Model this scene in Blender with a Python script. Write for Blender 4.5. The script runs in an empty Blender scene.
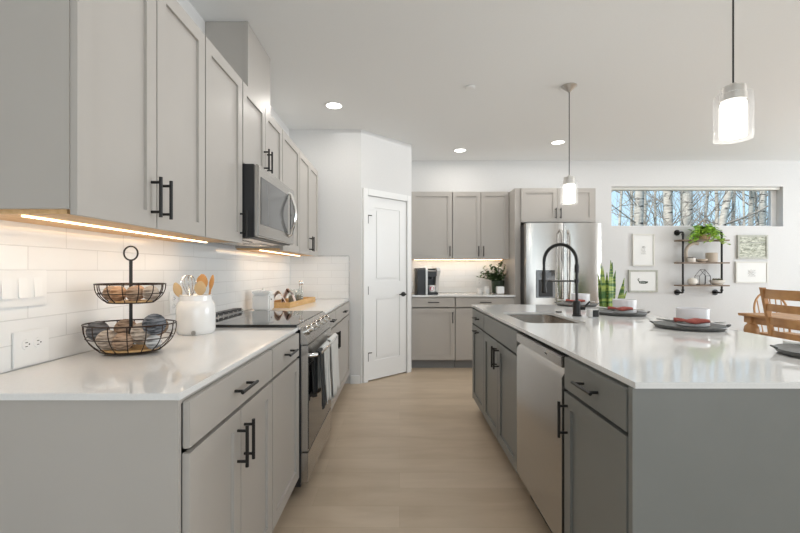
import bpy, bmesh, math, random
from mathutils import Vector, Matrix
random.seed(7)
S = bpy.context.scene
COL = S.collection
PI = math.pi
F = 417.0; CX = 399.5; CY = 270.5; H = 1.22
# ------------------------------------------------------------ camera
cd = bpy.data.cameras.new('camera'); cam = bpy.data.objects.new('camera', cd); COL.objects.link(cam)
cam.location = (0, 0, H); cam.rotation_euler = (PI/2, 0, 0)
cd.lens = F/800*36; cd.sensor_width = 36; cd.shift_x = 0.0006; cd.shift_y = 0.005; cd.clip_start = 0.02
S.camera = cam
# ------------------------------------------------------------ world, sun, big lights
S.view_settings.view_transform = 'Standard'; S.view_settings.look = 'None'
S.view_settings.exposure = 0.10; S.view_settings.gamma = 1.0; S.view_settings.use_curve_mapping = False
w = bpy.data.worlds.new('sky'); S.world = w; w.use_nodes = True
nt = w.node_tree; bgn = nt.nodes['Background']
tc = nt.nodes.new('ShaderNodeTexCoord'); sx = nt.nodes.new('ShaderNodeSeparateXYZ'); cr = nt.nodes.new('ShaderNodeValToRGB')
nt.links.new(tc.outputs['Generated'], sx.inputs[0]); nt.links.new(sx.outputs['Z'], cr.inputs[0]); nt.links.new(cr.outputs[0], bgn.inputs[0])
cr.color_ramp.elements[0].color = (0.62, 0.84, 0.96, 1); cr.color_ramp.elements[1].color = (0.22, 0.48, 0.85, 1); cr.color_ramp.elements[1].position = 0.7
bgn.inputs[1].default_value = 1.15
def light(name, kind, loc, rot, energy, color=(1,1,1), **kw):
    d = bpy.data.lights.new(name, kind); d.energy = energy; d.color = color
    for k, v in kw.items(): setattr(d, k, v)
    o = bpy.data.objects.new(name, d); COL.objects.link(o); o.location = loc; o.rotation_euler = rot
    return o
light('sun', 'SUN', (0,0,10), (math.radians(50), 0, math.radians(-60)), 4.5, (1,.96,.9), angle=math.radians(3))
# added fill lights in the unseen rear and dining openings, tilted at the ceiling
light('fill_rear', 'AREA', (2.6, -3.8, .9), (math.radians(143), 0, 0), 100, (.98,.99,1), shape='RECTANGLE', size=5.4, size_y=2.0)
light('fill_right', 'AREA', (7.9, 2.0, 1.25), (math.radians(118), 0, math.radians(101)), 235, (.97,.985,1), shape='RECTANGLE', size=4.4, size_y=2.2)
light('ceiling_fill', 'AREA', (1.9, 3.3, 2.71), (0, 0, 0), 36, (1,.985,.965), shape='RECTANGLE', size=5.2, size_y=4.6)  # wide overhead fill added for even light; the ceiling has no such fixture

# ------------------------------------------------------------ materials
def mat(name, col, rough=.5, metal=0, spec=.5, **kw):
    m = bpy.data.materials.new(name); m.use_nodes = True
    b = m.node_tree.nodes['Principled BSDF']
    b.inputs['Base Color'].default_value = (*col, 1); b.inputs['Roughness'].default_value = rough
    b.inputs['Metallic'].default_value = metal; b.inputs['Specular IOR Level'].default_value = spec
    for k, v in kw.items(): b.inputs[k.replace('_', ' ')].default_value = v
    return m
def N(m, t): return m.node_tree.nodes.new(t)
def L(m, a, b): m.node_tree.links.new(a, b)
def vary(m, c1, c2, scale=(1,1,1), nscale=6, detail=3, bump=0, lo=.35, hi=.65, dist=0.002):
    t = N(m,'ShaderNodeTexCoord'); mp = N(m,'ShaderNodeMapping'); n = N(m,'ShaderNodeTexNoise'); r = N(m,'ShaderNodeValToRGB')
    b = m.node_tree.nodes['Principled BSDF']
    mp.inputs['Scale'].default_value = scale; n.inputs['Scale'].default_value = nscale; n.inputs['Detail'].default_value = detail
    L(m, t.outputs['Object'], mp.inputs[0]); L(m, mp.outputs[0], n.inputs[0]); L(m, n.outputs[0], r.inputs[0]); L(m, r.outputs[0], b.inputs['Base Color'])
    r.color_ramp.elements[0].color = (*c1,1); r.color_ramp.elements[1].color = (*c2,1)
    r.color_ramp.elements[0].position = lo; r.color_ramp.elements[1].position = hi
    if bump:
        bp = N(m,'ShaderNodeBump'); bp.inputs['Strength'].default_value = bump; bp.inputs['Distance'].default_value = dist
        L(m, n.outputs[0], bp.inputs['Height']); L(m, bp.outputs[0], b.inputs['Normal'])
    return m
def glow(name, col, strength):
    m = mat(name, col); b = m.node_tree.nodes['Principled BSDF']
    b.inputs['Emission Color'].default_value = (*col,1); b.inputs['Emission Strength'].default_value = strength
    return m
M = {}
M['wall'] = vary(mat('wall_paint', (.7,.7,.7), .7, spec=.2), (.672,.668,.660), (.687,.683,.675), nscale=60, bump=.05)
M['ceiling'] = vary(mat('ceiling_paint', (.7,.7,.7), .8, spec=.15), (.80,.808,.805), (.81,.818,.815), nscale=90, bump=.08)
M['trim'] = mat('trim_paint', (.80,.80,.79), .35)
M['cab'] = vary(mat('greige_cabinet_paint', (.5,.5,.5), .38, spec=.4), (.448,.420,.388), (.455,.427,.395), nscale=6)
M['isl'] = vary(mat('grey_island_paint', (.2,.2,.2), .38, spec=.4), (.196,.200,.188), (.202,.206,.194), nscale=6)
M['toe'] = mat('toe_kick_grey', (.22,.22,.22), .6)
M['quartz'] = vary(mat('white_quartz', (.8,.8,.8), .06, spec=.55), (.755,.752,.74), (.785,.782,.77), nscale=170, detail=4, lo=.3, hi=.6)
M['cabwood'] = vary(mat('pale_wood_underside', (.6,.4,.2), .5), (.62,.38,.17), (.72,.47,.24), scale=(1,12,12), nscale=5)
M['black'] = mat('matte_black_metal', (.015,.014,.013), .38, .3)
M['blackglass'] = mat('black_glass', (.012,.012,.012), .04, spec=.7)
M['blackplastic'] = mat('black_plastic', (.02,.02,.022), .35)
M['steel'] = vary(mat('brushed_steel', (.6,.6,.6), .27, 1), (.46,.44,.415), (.51,.49,.465), scale=(1,1,60), nscale=8)
M['steel2'] = mat('polished_steel', (.68,.67,.65), .12, 1)
M['sinksteel'] = mat('sink_steel', (.50,.45,.40), .24, .95)
M['nickel'] = mat('brushed_nickel', (.55,.53,.50), .3, 1)
M['plastic'] = mat('white_plastic', (.78,.78,.77), .3)
M['ceramic'] = mat('white_ceramic', (.84,.84,.83), .12, spec=.6)
M['bowl'] = mat('white_glazed_bowl', (.72,.72,.74), .25)
M['slate'] = vary(mat('slate_grey_stoneware', (.1,.1,.1), .35), (.06,.062,.06), (.11,.11,.105), nscale=30)
M['napred'] = vary(mat('dusty_red_cloth', (.3,.06,.05), .9), (.26,.055,.045), (.36,.10,.08), nscale=60)
M['napwhite'] = vary(mat('off_white_linen', (.7,.68,.65), .9), (.66,.65,.62), (.76,.75,.72), nscale=80)
M['wood'] = vary(mat('honey_oak', (.4,.2,.08), .45), (.38,.19,.075), (.54,.30,.13), scale=(1,1,1), nscale=7, detail=5)
M['traywood'] = vary(mat('light_bamboo', (.6,.38,.16), .5), (.60,.36,.14), (.70,.45,.20), scale=(8,1,8), nscale=6)
M['spoonwood'] = vary(mat('spoon_wood', (.6,.35,.15), .55), (.50,.24,.07), (.62,.34,.13), scale=(1,1,.2), nscale=20)
M['palespoon'] = mat('pale_spoon_wood', (.62,.45,.25), .55)
M['shelfwood'] = vary(mat('weathered_shelf_wood', (.2,.13,.08), .6), (.16,.11,.075), (.27,.20,.14), scale=(.3,3,3), nscale=12)
M['led'] = glow('warm_led', (1,.72,.42), 9)
M['can'] = glow('lit_can', (1,.96,.9), 6)
M['shade'] = glow('lit_opal_glass', (1,.98,.95), 2.2)
M['glass'] = mat('clear_glass', (.92,.93,.93), .03, spec=.8, Alpha=.10)
M['jar'] = mat('clear_jar_glass', (.93,.96,.94), .05, Transmission_Weight=.85, IOR=1.3)
M['pane'] = mat('window_glass', (1,1,1), 0.0, Transmission_Weight=1.0, IOR=1.02)
M['leaf'] = vary(mat('bright_vine_leaf', (.2,.4,.05), .45), (.16,.38,.02), (.58,.80,.14), nscale=18)
M['darkleaf'] = vary(mat('dark_glossy_leaf', (.05,.12,.03), .35), (.025,.06,.018), (.09,.16,.05), nscale=25)
M['snake'] = vary(mat('banded_snake_leaf', (.1,.25,.05), .4), (.05,.15,.03), (.36,.46,.10), scale=(1,1,7), nscale=5, lo=.42, hi=.62)
M['terra'] = mat('sand_pottery', (.52,.44,.36), .7)
M['cream'] = mat('cream_pottery', (.72,.68,.62), .5)
M['wicker'] = vary(mat('wicker', (.4,.28,.16), .8), (.30,.2,.11), (.5,.36,.22), nscale=90, bump=.5)
M['frame_w'] = mat('whitewashed_frame', (.70,.69,.64), .5)
M['frame_g'] = vary(mat('grey_green_frame', (.4,.4,.35), .5), (.40,.40,.35), (.48,.48,.42), nscale=30)
M['paper'] = mat('white_art_paper', (.80,.80,.78), .8)
M['ink'] = mat('grey_ink', (.30,.30,.29), .8)
M['darkink'] = mat('dark_green_ink', (.06,.08,.06), .8)
M['red'] = mat('crimson_print', (.45,.03,.10), .5)
M['silver'] = mat('silver_plastic', (.66,.66,.65), .3, .2)
M['soil'] = mat('potting_soil', (.05,.035,.025), .95)
M['cloth_dark'] = mat('charcoal_cloth', (.035,.037,.038), .95)
# floor planks (length across the room)
def plank_floor():
    m = mat('light_oak_planks', (.5,.4,.3), .38, spec=.35); b = m.node_tree.nodes['Principled BSDF']
    t = N(m,'ShaderNodeTexCoord'); br = N(m,'ShaderNodeTexBrick'); L(m, t.outputs['Object'], br.inputs[0])
    br.inputs['Color1'].default_value = (.50,.40,.295,1); br.inputs['Color2'].default_value = (.56,.455,.345,1)
    br.inputs['Mortar'].default_value = (.46,.36,.26,1); br.inputs['Scale'].default_value = 1
    br.inputs['Brick Width'].default_value = 1.22; br.inputs['Row Height'].default_value = .18; br.inputs['Mortar Size'].default_value = .0012
    br.offset = .37
    mp = N(m,'ShaderNodeMapping'); mp.inputs['Scale'].default_value = (.9, 3.5, 1)
    n = N(m,'ShaderNodeTexNoise'); n.inputs['Scale'].default_value = 2.2; n.inputs['Detail'].default_value = 7; n.inputs['Distortion'].default_value = .4
    L(m, t.outputs['Object'], mp.inputs[0]); L(m, mp.outputs[0], n.inputs[0])
    r = N(m,'ShaderNodeValToRGB'); r.color_ramp.elements[0].color = (.88,.86,.83,1); r.color_ramp.elements[1].color = (1.05,1.05,1.05,1)
    r.color_ramp.elements[0].position = .3; r.color_ramp.elements[1].position = .7; L(m, n.outputs[0], r.inputs[0])
    mx = N(m,'ShaderNodeMix'); mx.data_type = 'RGBA'; mx.blend_type = 'MULTIPLY'; mx.inputs[0].default_value = 1
    L(m, br.outputs[0], mx.inputs[6]); L(m, r.outputs[0], mx.inputs[7]); L(m, mx.outputs[2], b.inputs['Base Color'])
    return m
M['floor'] = plank_floor()
def tile_mat(name, rot):
    m = mat(name, (.8,.8,.8), .1, spec=.6); b = m.node_tree.nodes['Principled BSDF']
    t = N(m,'ShaderNodeTexCoord'); mp = N(m,'ShaderNodeMapping'); mp.inputs['Rotation'].default_value = rot
    mp.inputs['Location'].default_value = (0,.914,0) if False else (0,0,0)
    br = N(m,'ShaderNodeTexBrick'); L(m, t.outputs['Object'], mp.inputs[0]); L(m, mp.outputs[0], br.inputs[0])
    br.inputs['Color1'].default_value = (.78,.78,.77,1); br.inputs['Color2'].default_value = (.81,.81,.80,1); br.inputs['Mortar'].default_value = (.66,.66,.65,1)
    br.inputs['Scale'].default_value = 1; br.inputs['Brick Width'].default_value = .305; br.inputs['Row Height'].default_value = .0765
    br.inputs['Mortar Size'].default_value = .0016; br.inputs['Mortar Smooth'].default_value = .3
    L(m, br.outputs[0], b.inputs['Base Color'])
    bp = N(m,'ShaderNodeBump'); bp.invert = True; bp.inputs['Strength'].default_value = .6; bp.inputs['Distance'].default_value = .002
    L(m, br.outputs['Fac'], bp.inputs['Height']); L(m, bp.outputs[0], b.inputs['Normal'])
    return m
M['tile'] = tile_mat('white_subway_tile', (PI/2, 0, 0))     # local x along the wall, local z up
def stripes(name, c1, c2, scale, axis='X', th=.6):
    m = mat(name, c1, .9); b = m.node_tree.nodes['Principled BSDF']
    t = N(m,'ShaderNodeTexCoord'); wv = N(m,'ShaderNodeTexWave'); wv.bands_direction = axis; wv.inputs['Scale'].default_value = scale
    r = N(m,'ShaderNodeValToRGB'); r.color_ramp.interpolation = 'CONSTANT'
    r.color_ramp.elements[0].color = (*c1,1); r.color_ramp.elements[1].color = (*c2,1); r.color_ramp.elements[1].position = th
    L(m, t.outputs['Object'], wv.inputs[0]); L(m, wv.outputs[0], r.inputs[0]); L(m, r.outputs[0], b.inputs['Base Color'])
    return m
M['towel_a'] = stripes('striped_tea_towel', (.68,.68,.66), (.45,.46,.46), 9, 'Y', .8)
M['towel_b'] = stripes('cream_grey_napkin', (.72,.62,.55), (.12,.08,.07), 9, 'Y', .86)
def bark():
    m = mat('white_birch_bark', (.6,.57,.5), .85); b = m.node_tree.nodes['Principled BSDF']
    t = N(m,'ShaderNodeTexCoord'); mp = N(m,'ShaderNodeMapping'); mp.inputs['Scale'].default_value = (3,3,14)
    n = N(m,'ShaderNodeTexNoise'); n.inputs['Scale'].default_value = 1.1; n.inputs['Detail'].default_value = 6
    r = N(m,'ShaderNodeValToRGB'); e = r.color_ramp.elements
    e[0].color = (.05,.04,.035,1); e[0].position = .36; e[1].color = (.62,.57,.49,1); e[1].position = .46
    e2 = r.color_ramp.elements.new(.62); e2.color = (.42,.37,.31,1); e3 = r.color_ramp.elements.new(.8); e3.color = (.72,.68,.60,1)
    L(m, t.outputs['Object'], mp.inputs[0]); L(m, mp.outputs[0], n.inputs[0]); L(m, n.outputs[0], r.inputs[0]); L(m, r.outputs[0], b.inputs['Base Color'])
    return m
M['bark'] = bark()
M['twig'] = vary(mat('grey_brown_twig', (.15,.12,.1), .9), (.20,.17,.14), (.42,.37,.31), nscale=4)
M['meadow'] = vary(mat('wet_winter_ground', (.1,.12,.06), .95), (.08,.09,.04), (.16,.15,.08), nscale=1.5)
def print_mat():
    m = mat('landscape_print', (.5,.5,.45), .8); b = m.node_tree.nodes['Principled BSDF']
    t = N(m,'ShaderNodeTexCoord'); mp = N(m,'ShaderNodeMapping'); mp.inputs['Scale'].default_value = (9,1,30)
    n = N(m,'ShaderNodeTexNoise'); n.inputs['Scale'].default_value = 1.6; n.inputs['Detail'].default_value = 5; n.inputs['Distortion'].default_value = 1.2
    r = N(m,'ShaderNodeValToRGB'); e = r.color_ramp.elements; e[0].color = (.22,.24,.18,1); e[0].position=.35; e[1].color = (.66,.67,.58,1); e[1].position=.6
    L(m, t.outputs['Object'], mp.inputs[0]); L(m, mp.outputs[0], n.inputs[0]); L(m, n.outputs[0], r.inputs[0]); L(m, r.outputs[0], b.inputs['Base Color'])
    return m
M['print'] = print_mat()
def yarn_mat(name, c, c2): return vary(mat(name, c, .95, spec=.1), tuple(v*.55 for v in c), c2, scale=(1,.6,5), nscale=28, lo=.38, hi=.56, bump=.6, dist=.003)
M['y_grey'] = yarn_mat('grey_yarn', (.13,.13,.135), (.22,.22,.23))
M['y_dark'] = yarn_mat('slate_blue_yarn', (.09,.10,.115), (.24,.25,.27))
M['y_tan'] = yarn_mat('tan_yarn', (.36,.24,.16), (.50,.36,.26))
M['y_beige'] = yarn_mat('beige_yarn', (.50,.40,.32), (.64,.55,.46))
M['y_white'] = yarn_mat('white_flecked_yarn', (.42,.42,.42), (.74,.73,.72))
M['y_brown'] = yarn_mat('brown_yarn', (.20,.13,.08), (.32,.22,.15))
M['y_orange'] = yarn_mat('apricot_yarn', (.55,.30,.16), (.66,.42,.26))

# ------------------------------------------------------------ mesh helpers
def box(bm, x0, x1, y0, y1, z0, z1, bev=0, seg=2):
    vs = [bm.verts.new(p) for p in ((x0,y0,z0),(x1,y0,z0),(x1,y1,z0),(x0,y1,z0),(x0,y0,z1),(x1,y0,z1),(x1,y1,z1),(x0,y1,z1))]
    fs = [bm.faces.new([vs[i] for i in f]) for f in ((3,2,1,0),(4,5,6,7),(0,1,5,4),(1,2,6,5),(2,3,7,6),(3,0,4,7))]
    if bev:
        es = list({e for f in fs for e in f.edges})
        bmesh.ops.bevel(bm, geom=es, offset=bev, segments=seg, affect='EDGES', clamp_overlap=True)
def prism(bm, pts, d0, d1, axis='y'):
    """polygon pts (a,b) extruded along axis"""
    def P(a,b,d): return {'y':(a,d,b),'x':(d,a,b),'z':(a,b,d)}[axis]
    A = [bm.verts.new(P(a,b,d0)) for a,b in pts]; B = [bm.verts.new(P(a,b,d1)) for a,b in pts]
    n = len(pts); bm.faces.new(A); bm.faces.new(B[::-1])
    for i in range(n): bm.faces.new((A[i], B[i], B[(i+1)%n], A[(i+1)%n]))
def tube(bm, pts, r, seg=8, closed=False, caps=True):
    pts = [Vector(p) for p in pts]; n = len(pts)
    rr = r if isinstance(r, (list, tuple)) else [r]*n
    rings = []; prev = None
    for i, p in enumerate(pts):
        if closed: t = pts[(i+1)%n]-pts[i-1]
        else: t = pts[min(i+1,n-1)]-pts[max(i-1,0)]
        if t.length < 1e-9: t = Vector((0,0,1))
        t.normalize()
        if prev is None:
            a = Vector((0,0,1)) if abs(t.z) < .9 else Vector((1,0,0))
            u = t.cross(a).normalized()
        else:
            u = (prev - t*prev.dot(t)).normalized()
        prev = u; v = t.cross(u)
        rings.append([bm.verts.new(p + (u*math.cos(2*PI*k/seg)+v*math.sin(2*PI*k/seg))*rr[i]) for k in range(seg)])
    m = n if closed else n-1
    for i in range(m):
        a, b = rings[i], rings[(i+1)%n]
        for k in range(seg): bm.faces.new((a[k], a[(k+1)%seg], b[(k+1)%seg], b[k]))
    if caps and not closed: bm.faces.new(rings[0][::-1]); bm.faces.new(rings[-1])
def lathe(bm, prof, seg=32, c=(0,0,0), sx=1, sy=1):
    rings = []
    for r, z in prof:
        if r < 1e-6: rings.append([bm.verts.new((c[0], c[1], c[2]+z))])
        else: rings.append([bm.verts.new((c[0]+r*sx*math.cos(2*PI*k/seg), c[1]+r*sy*math.sin(2*PI*k/seg), c[2]+z)) for k in range(seg)])
    for a, b in zip(rings, rings[1:]):
        for k in range(seg):
            k2 = (k+1)%seg
            if len(a) == 1 and len(b) == 1: break
            if len(a) == 1: bm.faces.new((a[0], b[k2], b[k]))
            elif len(b) == 1: bm.faces.new((a[k], a[k2], b[0]))
            else: bm.faces.new((a[k], a[k2], b[k2], b[k]))
def sphere(bm, c, r, u=16, v=10, s=(1,1,1)):
    lathe(bm, [(r*math.sin(PI*i/v)*1.0, -r*math.cos(PI*i/v)*s[2]) for i in range(v+1)], u, c, s[0], s[1])
def NB(): return bmesh.new()
def obj(name, bm, m, parent=None, loc=(0,0,0), rz=0, smooth=True, label=None):
    me = bpy.data.meshes.new(name)
    bmesh.ops.recalc_face_normals(bm, faces=bm.faces[:])
    bm.to_mesh(me); bm.free(); me.materials.append(m)
    o = bpy.data.objects.new(name, me); COL.objects.link(o)
    if parent: o.parent = parent
    o.location = loc; o.rotation_euler = (0,0,rz)
    if smooth:
        for p in me.polygons: p.use_smooth = True
        me.set_sharp_from_angle(angle=math.radians(32))
    if label: o['label'] = label
    return o
def tag(o, label, cat, group=None, kind=None):
    o['label'] = label; o['category'] = cat
    if group: o['group'] = group
    if kind: o['kind'] = kind
    return o
def thing(name, label, cat, loc=(0,0,0), rz=0, group=None):
    o = bpy.data.objects.new(name, None); COL.objects.link(o); o.empty_display_size = .05
    o.location = loc; o.rotation_euler = (0,0,rz)
    return tag(o, label, cat, group)
def struct(name, bm, m, parent=None, loc=(0,0,0), rz=0, smooth=True):
    o = obj(name, bm, m, parent, loc, rz, smooth)
    if not parent: o['kind'] = 'structure'
    return o
def copy_tree(o, parent=None, loc=None, rz=None, label=None):
    c = o.copy(); COL.objects.link(c); c.parent = parent
    if loc is not None: c.location = loc
    if rz is not None: c.rotation_euler = (0,0,rz)
    if label: c['label'] = label
    for ch in [k for k in bpy.data.objects if k.parent == o]: copy_tree(ch, c)
    return c
def B(*a, **k):
    bm = NB(); box(bm, *a, **k); return bm
def wx(x, Y=5.78): return (x-CX)*Y/F
def wz(y, Y=5.78): return H+(CY-y)*Y/F

# ------------------------------------------------------------ room shell
WL = -1.19; YB = 5.78; CZ = 2.743; XR = 8.0; YR = -4.0
struct('floor', B(WL-.15, XR+.15, YR-.15, YB+.15, -.12, 0), M['floor'])
struct('ceiling', B(WL-.15, XR+.15, YR-.15, YB+.15, CZ, CZ+.25), M['ceiling'])
struct('wall_left', B(WL-.15, WL, YR, YB, 0, CZ), M['wall'])
wx0, wx1 = wx(611.5), wx(783); wz0, wz1 = wz(226.4), wz(186.5)
bm = NB()
box(bm, WL, wx0, YB, YB+.15, 0, CZ); box(bm, wx1, XR, YB, YB+.15, 0, CZ); box(bm, wx0, wx1, YB, YB+.15, 0, wz0); box(bm, wx0, wx1, YB, YB+.15, wz1, CZ)
struct('wall_back', bm, M['wall'])
bm = NB()   # dining side wall with a wide opening
box(bm, XR, XR+.15, YR, .3, 0, CZ); box(bm, XR, XR+.15, 4.9, YB, 0, CZ); box(bm, XR, XR+.15, .3, 4.9, 0, .2); box(bm, XR, XR+.15, .3, 4.9, 2.55, CZ)
struct('wall_right', bm, M['wall'])
bm = NB()
box(bm, WL, -.6, YR-.15, YR, 0, CZ); box(bm, 5, XR, YR-.15, YR, 0, CZ); box(bm, -.6, 5, YR-.15, YR, 0, .2); box(bm, -.6, 5, YR-.15, YR, 2.6, CZ)
struct('wall_rear', bm, M['wall'])
struct('wall_pantry', B(WL, -.415, 4.5, 4.6, 0, CZ), M['wall'])
# diagonal pantry wall with its door
A0 = Vector((-.415, 4.5)); A1 = Vector((.145, 5.04)); dv = A1-A0; LD = dv.length; ANG = math.atan2(dv.y, dv.x); mid = (A0+A1)/2
DW = .60; DH = 2.04; hw = DW/2+.005
bm = NB()
box(bm, -LD/2, -hw, 0, .1, 0, CZ); box(bm, hw, LD/2, 0, .1, 0, CZ); box(bm, -hw, hw, 0, .1, DH+.015, CZ)
struct('wall_diagonal', bm, M['wall'], loc=(mid.x, mid.y, 0), rz=ANG)
struct('wall_pantry_side', B(.045, .145, 5.045, YB, 0, CZ), M['wall'])
bm = NB(); hc = hw+.062
for x0, x1, z0, z1 in ((-hc,-hw+.002,0,DH+.075), (hw-.002,hc,0,DH+.075), (-hw+.002,hw-.002,DH+.003,DH+.075)):
    box(bm, x0, x1, -.018, .004, z0, z1, bev=.004)
struct('trim_1', bm, M['trim'], loc=(mid.x, mid.y, 0), rz=ANG)
def panel_door():
    d = bpy.data.objects.new('door_1', None); COL.objects.link(d); d['kind'] = 'structure'; d.location = (mid.x, mid.y, 0); d.rotation_euler = (0,0,ANG)
    bm = NB(); x0, x1 = -DW/2, DW/2; y0, y1 = .004, .038; s = .105
    box(bm, x0, x0+s, y0, y1, .012, DH); box(bm, x1-s, x1, y0, y1, .012, DH)
    zs = [(.012,.22),(.93,1.10),(1.92,DH)]
    for a, b in zs: box(bm, x0+s, x1-s, y0, y1, a, b)
    for a, b in ((.22,.93),(1.10,1.92)):
        box(bm, x0+s, x1-s, y0+.007, y1, a, b)
        # moulded bevel then raised field
        X0, X1 = x0+s+.03, x1-s-.03
        box(bm, X0, X1, y0+.002, y0+.016, a+.03, b-.03, bev=.005)
    obj('door_leaf', bm, M['trim'], d)
    bm = NB(); hx = x1-.055
    lathe_y(bm, hx, .94, .003, -.014, .027); tube(bm, [(hx,-.01,.94),(hx,-.045,.94)], .009); tube(bm, [(hx+.005,-.045,.94),(hx-.05,-.047,.943),(hx-.095,-.043,.94)], [.009,.008,.007])
    obj('door_handle', bm, M['black'], d)
    for z in (.27, 1.0, 1.78):
        bm = NB(); tube(bm, [(x0+.003,-.005,z-.045),(x0+.003,-.005,z+.045)], .0075)
        if z != 1.0: tube(bm, [(x0+.003,-.005,z+.045),(x0+.05,-.015,z+.045)], .005)
        obj('hinge', bm, M['black'], d)
def lathe_y(bm, x, z, y0, y1, r, seg=24):
    tube(bm, [(x,y0,z),(x,y1,z)], r, seg)
panel_door()
struct('baseboard_pantry', B(-.53, -.43, 4.482, 4.499, 0, .09, bev=.003), M['trim'])
struct('baseboard_back', B(2.5, XR, YB-.016, YB-.001, 0, .09, bev=.003), M['trim'])
# tiled backsplashes
def splash(name, x0, x1, z0, z1, loc, rz):
    return struct(name, B(x0, x1, -.009, 0, z0, z1), M['tile'], loc=(loc[0], loc[1], .914-.0765*11.947+.914), rz=rz)
Z0S = 0.0
def splash(name, length, z0, z1, loc, rz):
    o = struct(name, B(0, length, -.009, 0, 0, z1-z0), M['tile'], loc=(loc[0], loc[1], z0), rz=rz); return o
splash('trim_2', 4.5-1.02-.011, .915, 1.375, (WL+.0005, 1.02), PI/2)           # left run, looks towards +x
splash('trim_3', WL*-1-.545-.0, .915, 1.375, (WL+.0, 4.4995), 0)
splash('trim_4', 1.425-.147, .915, 1.39, (.147, YB-.0005), 0)
bm = NB(); box(bm, -.545, -.541, 4.488, 4.4995, .915, 1.379); box(bm, WL+.01, -.545, 4.488, 4.4995, 1.375, 1.379)
struct('trim_5', bm, M['steel2'])
# window
def window():
    wd = bpy.data.objects.new('window_1', None); COL.objects.link(wd); wd['kind'] = 'structure'; wd.location = ((wx0+wx1)/2, YB+.12, (wz0+wz1)/2)
    W, HH = (wx1-wx0)/2, (wz1-wz0)/2
    bm = NB(); t = .035
    box(bm, -W, W, -.02, .03, -HH, -HH+t*.6, bev=.003); box(bm, -W, W, -.02, .03, HH-t, HH, bev=.003)
    box(bm, -W, -W+t, -.02, .03, -HH+t*.6, HH-t, bev=.003); box(bm, W-t*2.2, W, -.02, .03, -HH+t*.6, HH-t, bev=.003)
    obj('window_frame', bm, M['trim'], wd)
    obj('pane', B(-W+t, W-t*2.2, 0, .004, -HH+t*.6, HH-t), M['pane'], wd)
    bm = NB(); box(bm, -W+.004, W-.004, -.085, -.035, HH-.038, HH-.002, bev=.004)
    obj('rolled_blind', bm, M['frame_w'], wd, label='rolled up cream blind at the head of the window')
window()

# ------------------------------------------------------------ outside
struct('ground', B(-30, 60, 6.2, 70, -.6, -.5), M['meadow'])
def branch(bm, p, d, L_, r, depth, rnd):
    pts = [p.copy()]; q = p.copy(); dd = d.copy(); n = 5
    for i in range(n):
        dd = (dd + Vector((rnd.uniform(-.22,.22), rnd.uniform(-.22,.22), rnd.uniform(-.08,.2)))).normalized()
        q = q + dd*(L_/n); pts.append(q.copy())
        if depth > 0 and rnd.random() < .8:
            sd = (dd + Vector((rnd.uniform(-1,1), rnd.uniform(-1,1), rnd.uniform(-.4,.9)))*.8).normalized()
            branch(bm, q, sd, L_*rnd.uniform(.35,.6), r*.5, depth-1, rnd)
    tube(bm, pts, [r*(1-.14*i) for i in range(n+1)], 4, caps=False)
def tree(px, Y, wpx, label, lean=0, nb=26, group=None, seed=0, top=9, r0=None):
    rnd = random.Random(seed); r = (wpx*Y/F/2) if r0 is None else r0; zc = H+64*Y/F
    X = (px-CX)*Y/F
    t = thing('birch_tree', label, 'tree', (X, Y, -.5), 0, group)
    def cen(z): return Vector((lean*(z+.5-zc-.5)+.03*math.sin(z*1.3+seed), .02*math.sin(z*.9), z))
    zs = [i*.5 for i in range(int((top+.5)/.5)+1)]
    bm = NB(); tube(bm, [cen(z) for z in zs], [r*(1.15-.05*z) if r*(1.15-.05*z) > .015 else .015 for z in zs], 12)
    obj('trunk', bm, M['bark'], t)
    bm = NB()
    for i in range(nb):
        z = rnd.uniform(1.6, 6.5); a = rnd.uniform(0, 2*PI)
        d = Vector((math.cos(a), math.sin(a)*.7, rnd.uniform(.1,1.0))).normalized()
        branch(bm, cen(z), d, rnd.uniform(.9,2.0), rnd.uniform(.010,.024), 2, rnd)
    obj('branches', bm, M['twig'], t)
near = [(638,9.5,8.5,'thick pale birch trunk leftmost in the window',.01),(667.5,10.5,8,'pale birch trunk second from the left in the window',-.02),
        (687,10,9,'broad white birch trunk left of the hanging vine plant',.02),(722,9.8,6.5,'birch leaning to the right, at the centre right of the window',.22),
        (752,12,4.5,'slim birch left of the two slim trunks at the right window end',0),(763,11.5,5,'slim grey birch nearest the right window frame',-.03)]
for i,(px,Y,wp,lb,ln) in enumerate(near): tree(px, Y, wp, lb, ln, seed=i+3, nb=12)
rr = random.Random(99)
for i in range(15):
    tree(606+i*12.4+rr.uniform(-4,4), rr.uniform(13.5,18), rr.uniform(2,3.4), 'thin bare tree standing in the grove behind the thick birches', rr.uniform(-.06,.06), nb=11, group='thin trees in the grove', seed=50+i)

# ------------------------------------------------------------ cabinets
def pull_v(bm, x, zc, y=-.02, L_=.137):
    tube(bm, [(x,y-.032,zc-L_/2),(x,y-.032,zc+L_/2)], .0058, 10)
    for z in (zc-L_/2+.018, zc+L_/2-.018): tube(bm, [(x,y,z),(x,y-.032,z)], .005, 8)
def pull_h(bm, xc, z, y=-.02, L_=.14):
    tube(bm, [(xc-L_/2,y-.032,z),(xc+L_/2,y-.032,z)], .0058, 10)
    for x in (xc-L_/2+.018, xc+L_/2-.018): tube(bm, [(x,y,z),(x,y-.032,z)], .005, 8)
def shaker(bm, x0, x1, z0, z1, s=.055):
    y0, y1 = -.020, -.001
    box(bm, x0, x0+s, y0, y1, z0, z1); box(bm, x1-s, x1, y0, y1, z0, z1)
    box(bm, x0+s, x1-s, y0, y1, z0, z0+s); box(bm, x0+s, x1-s, y0, y1, z1-s, z1)
    box(bm, x0+s, x1-s, y0+.010, y1, z0+s, z1-s)
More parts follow.
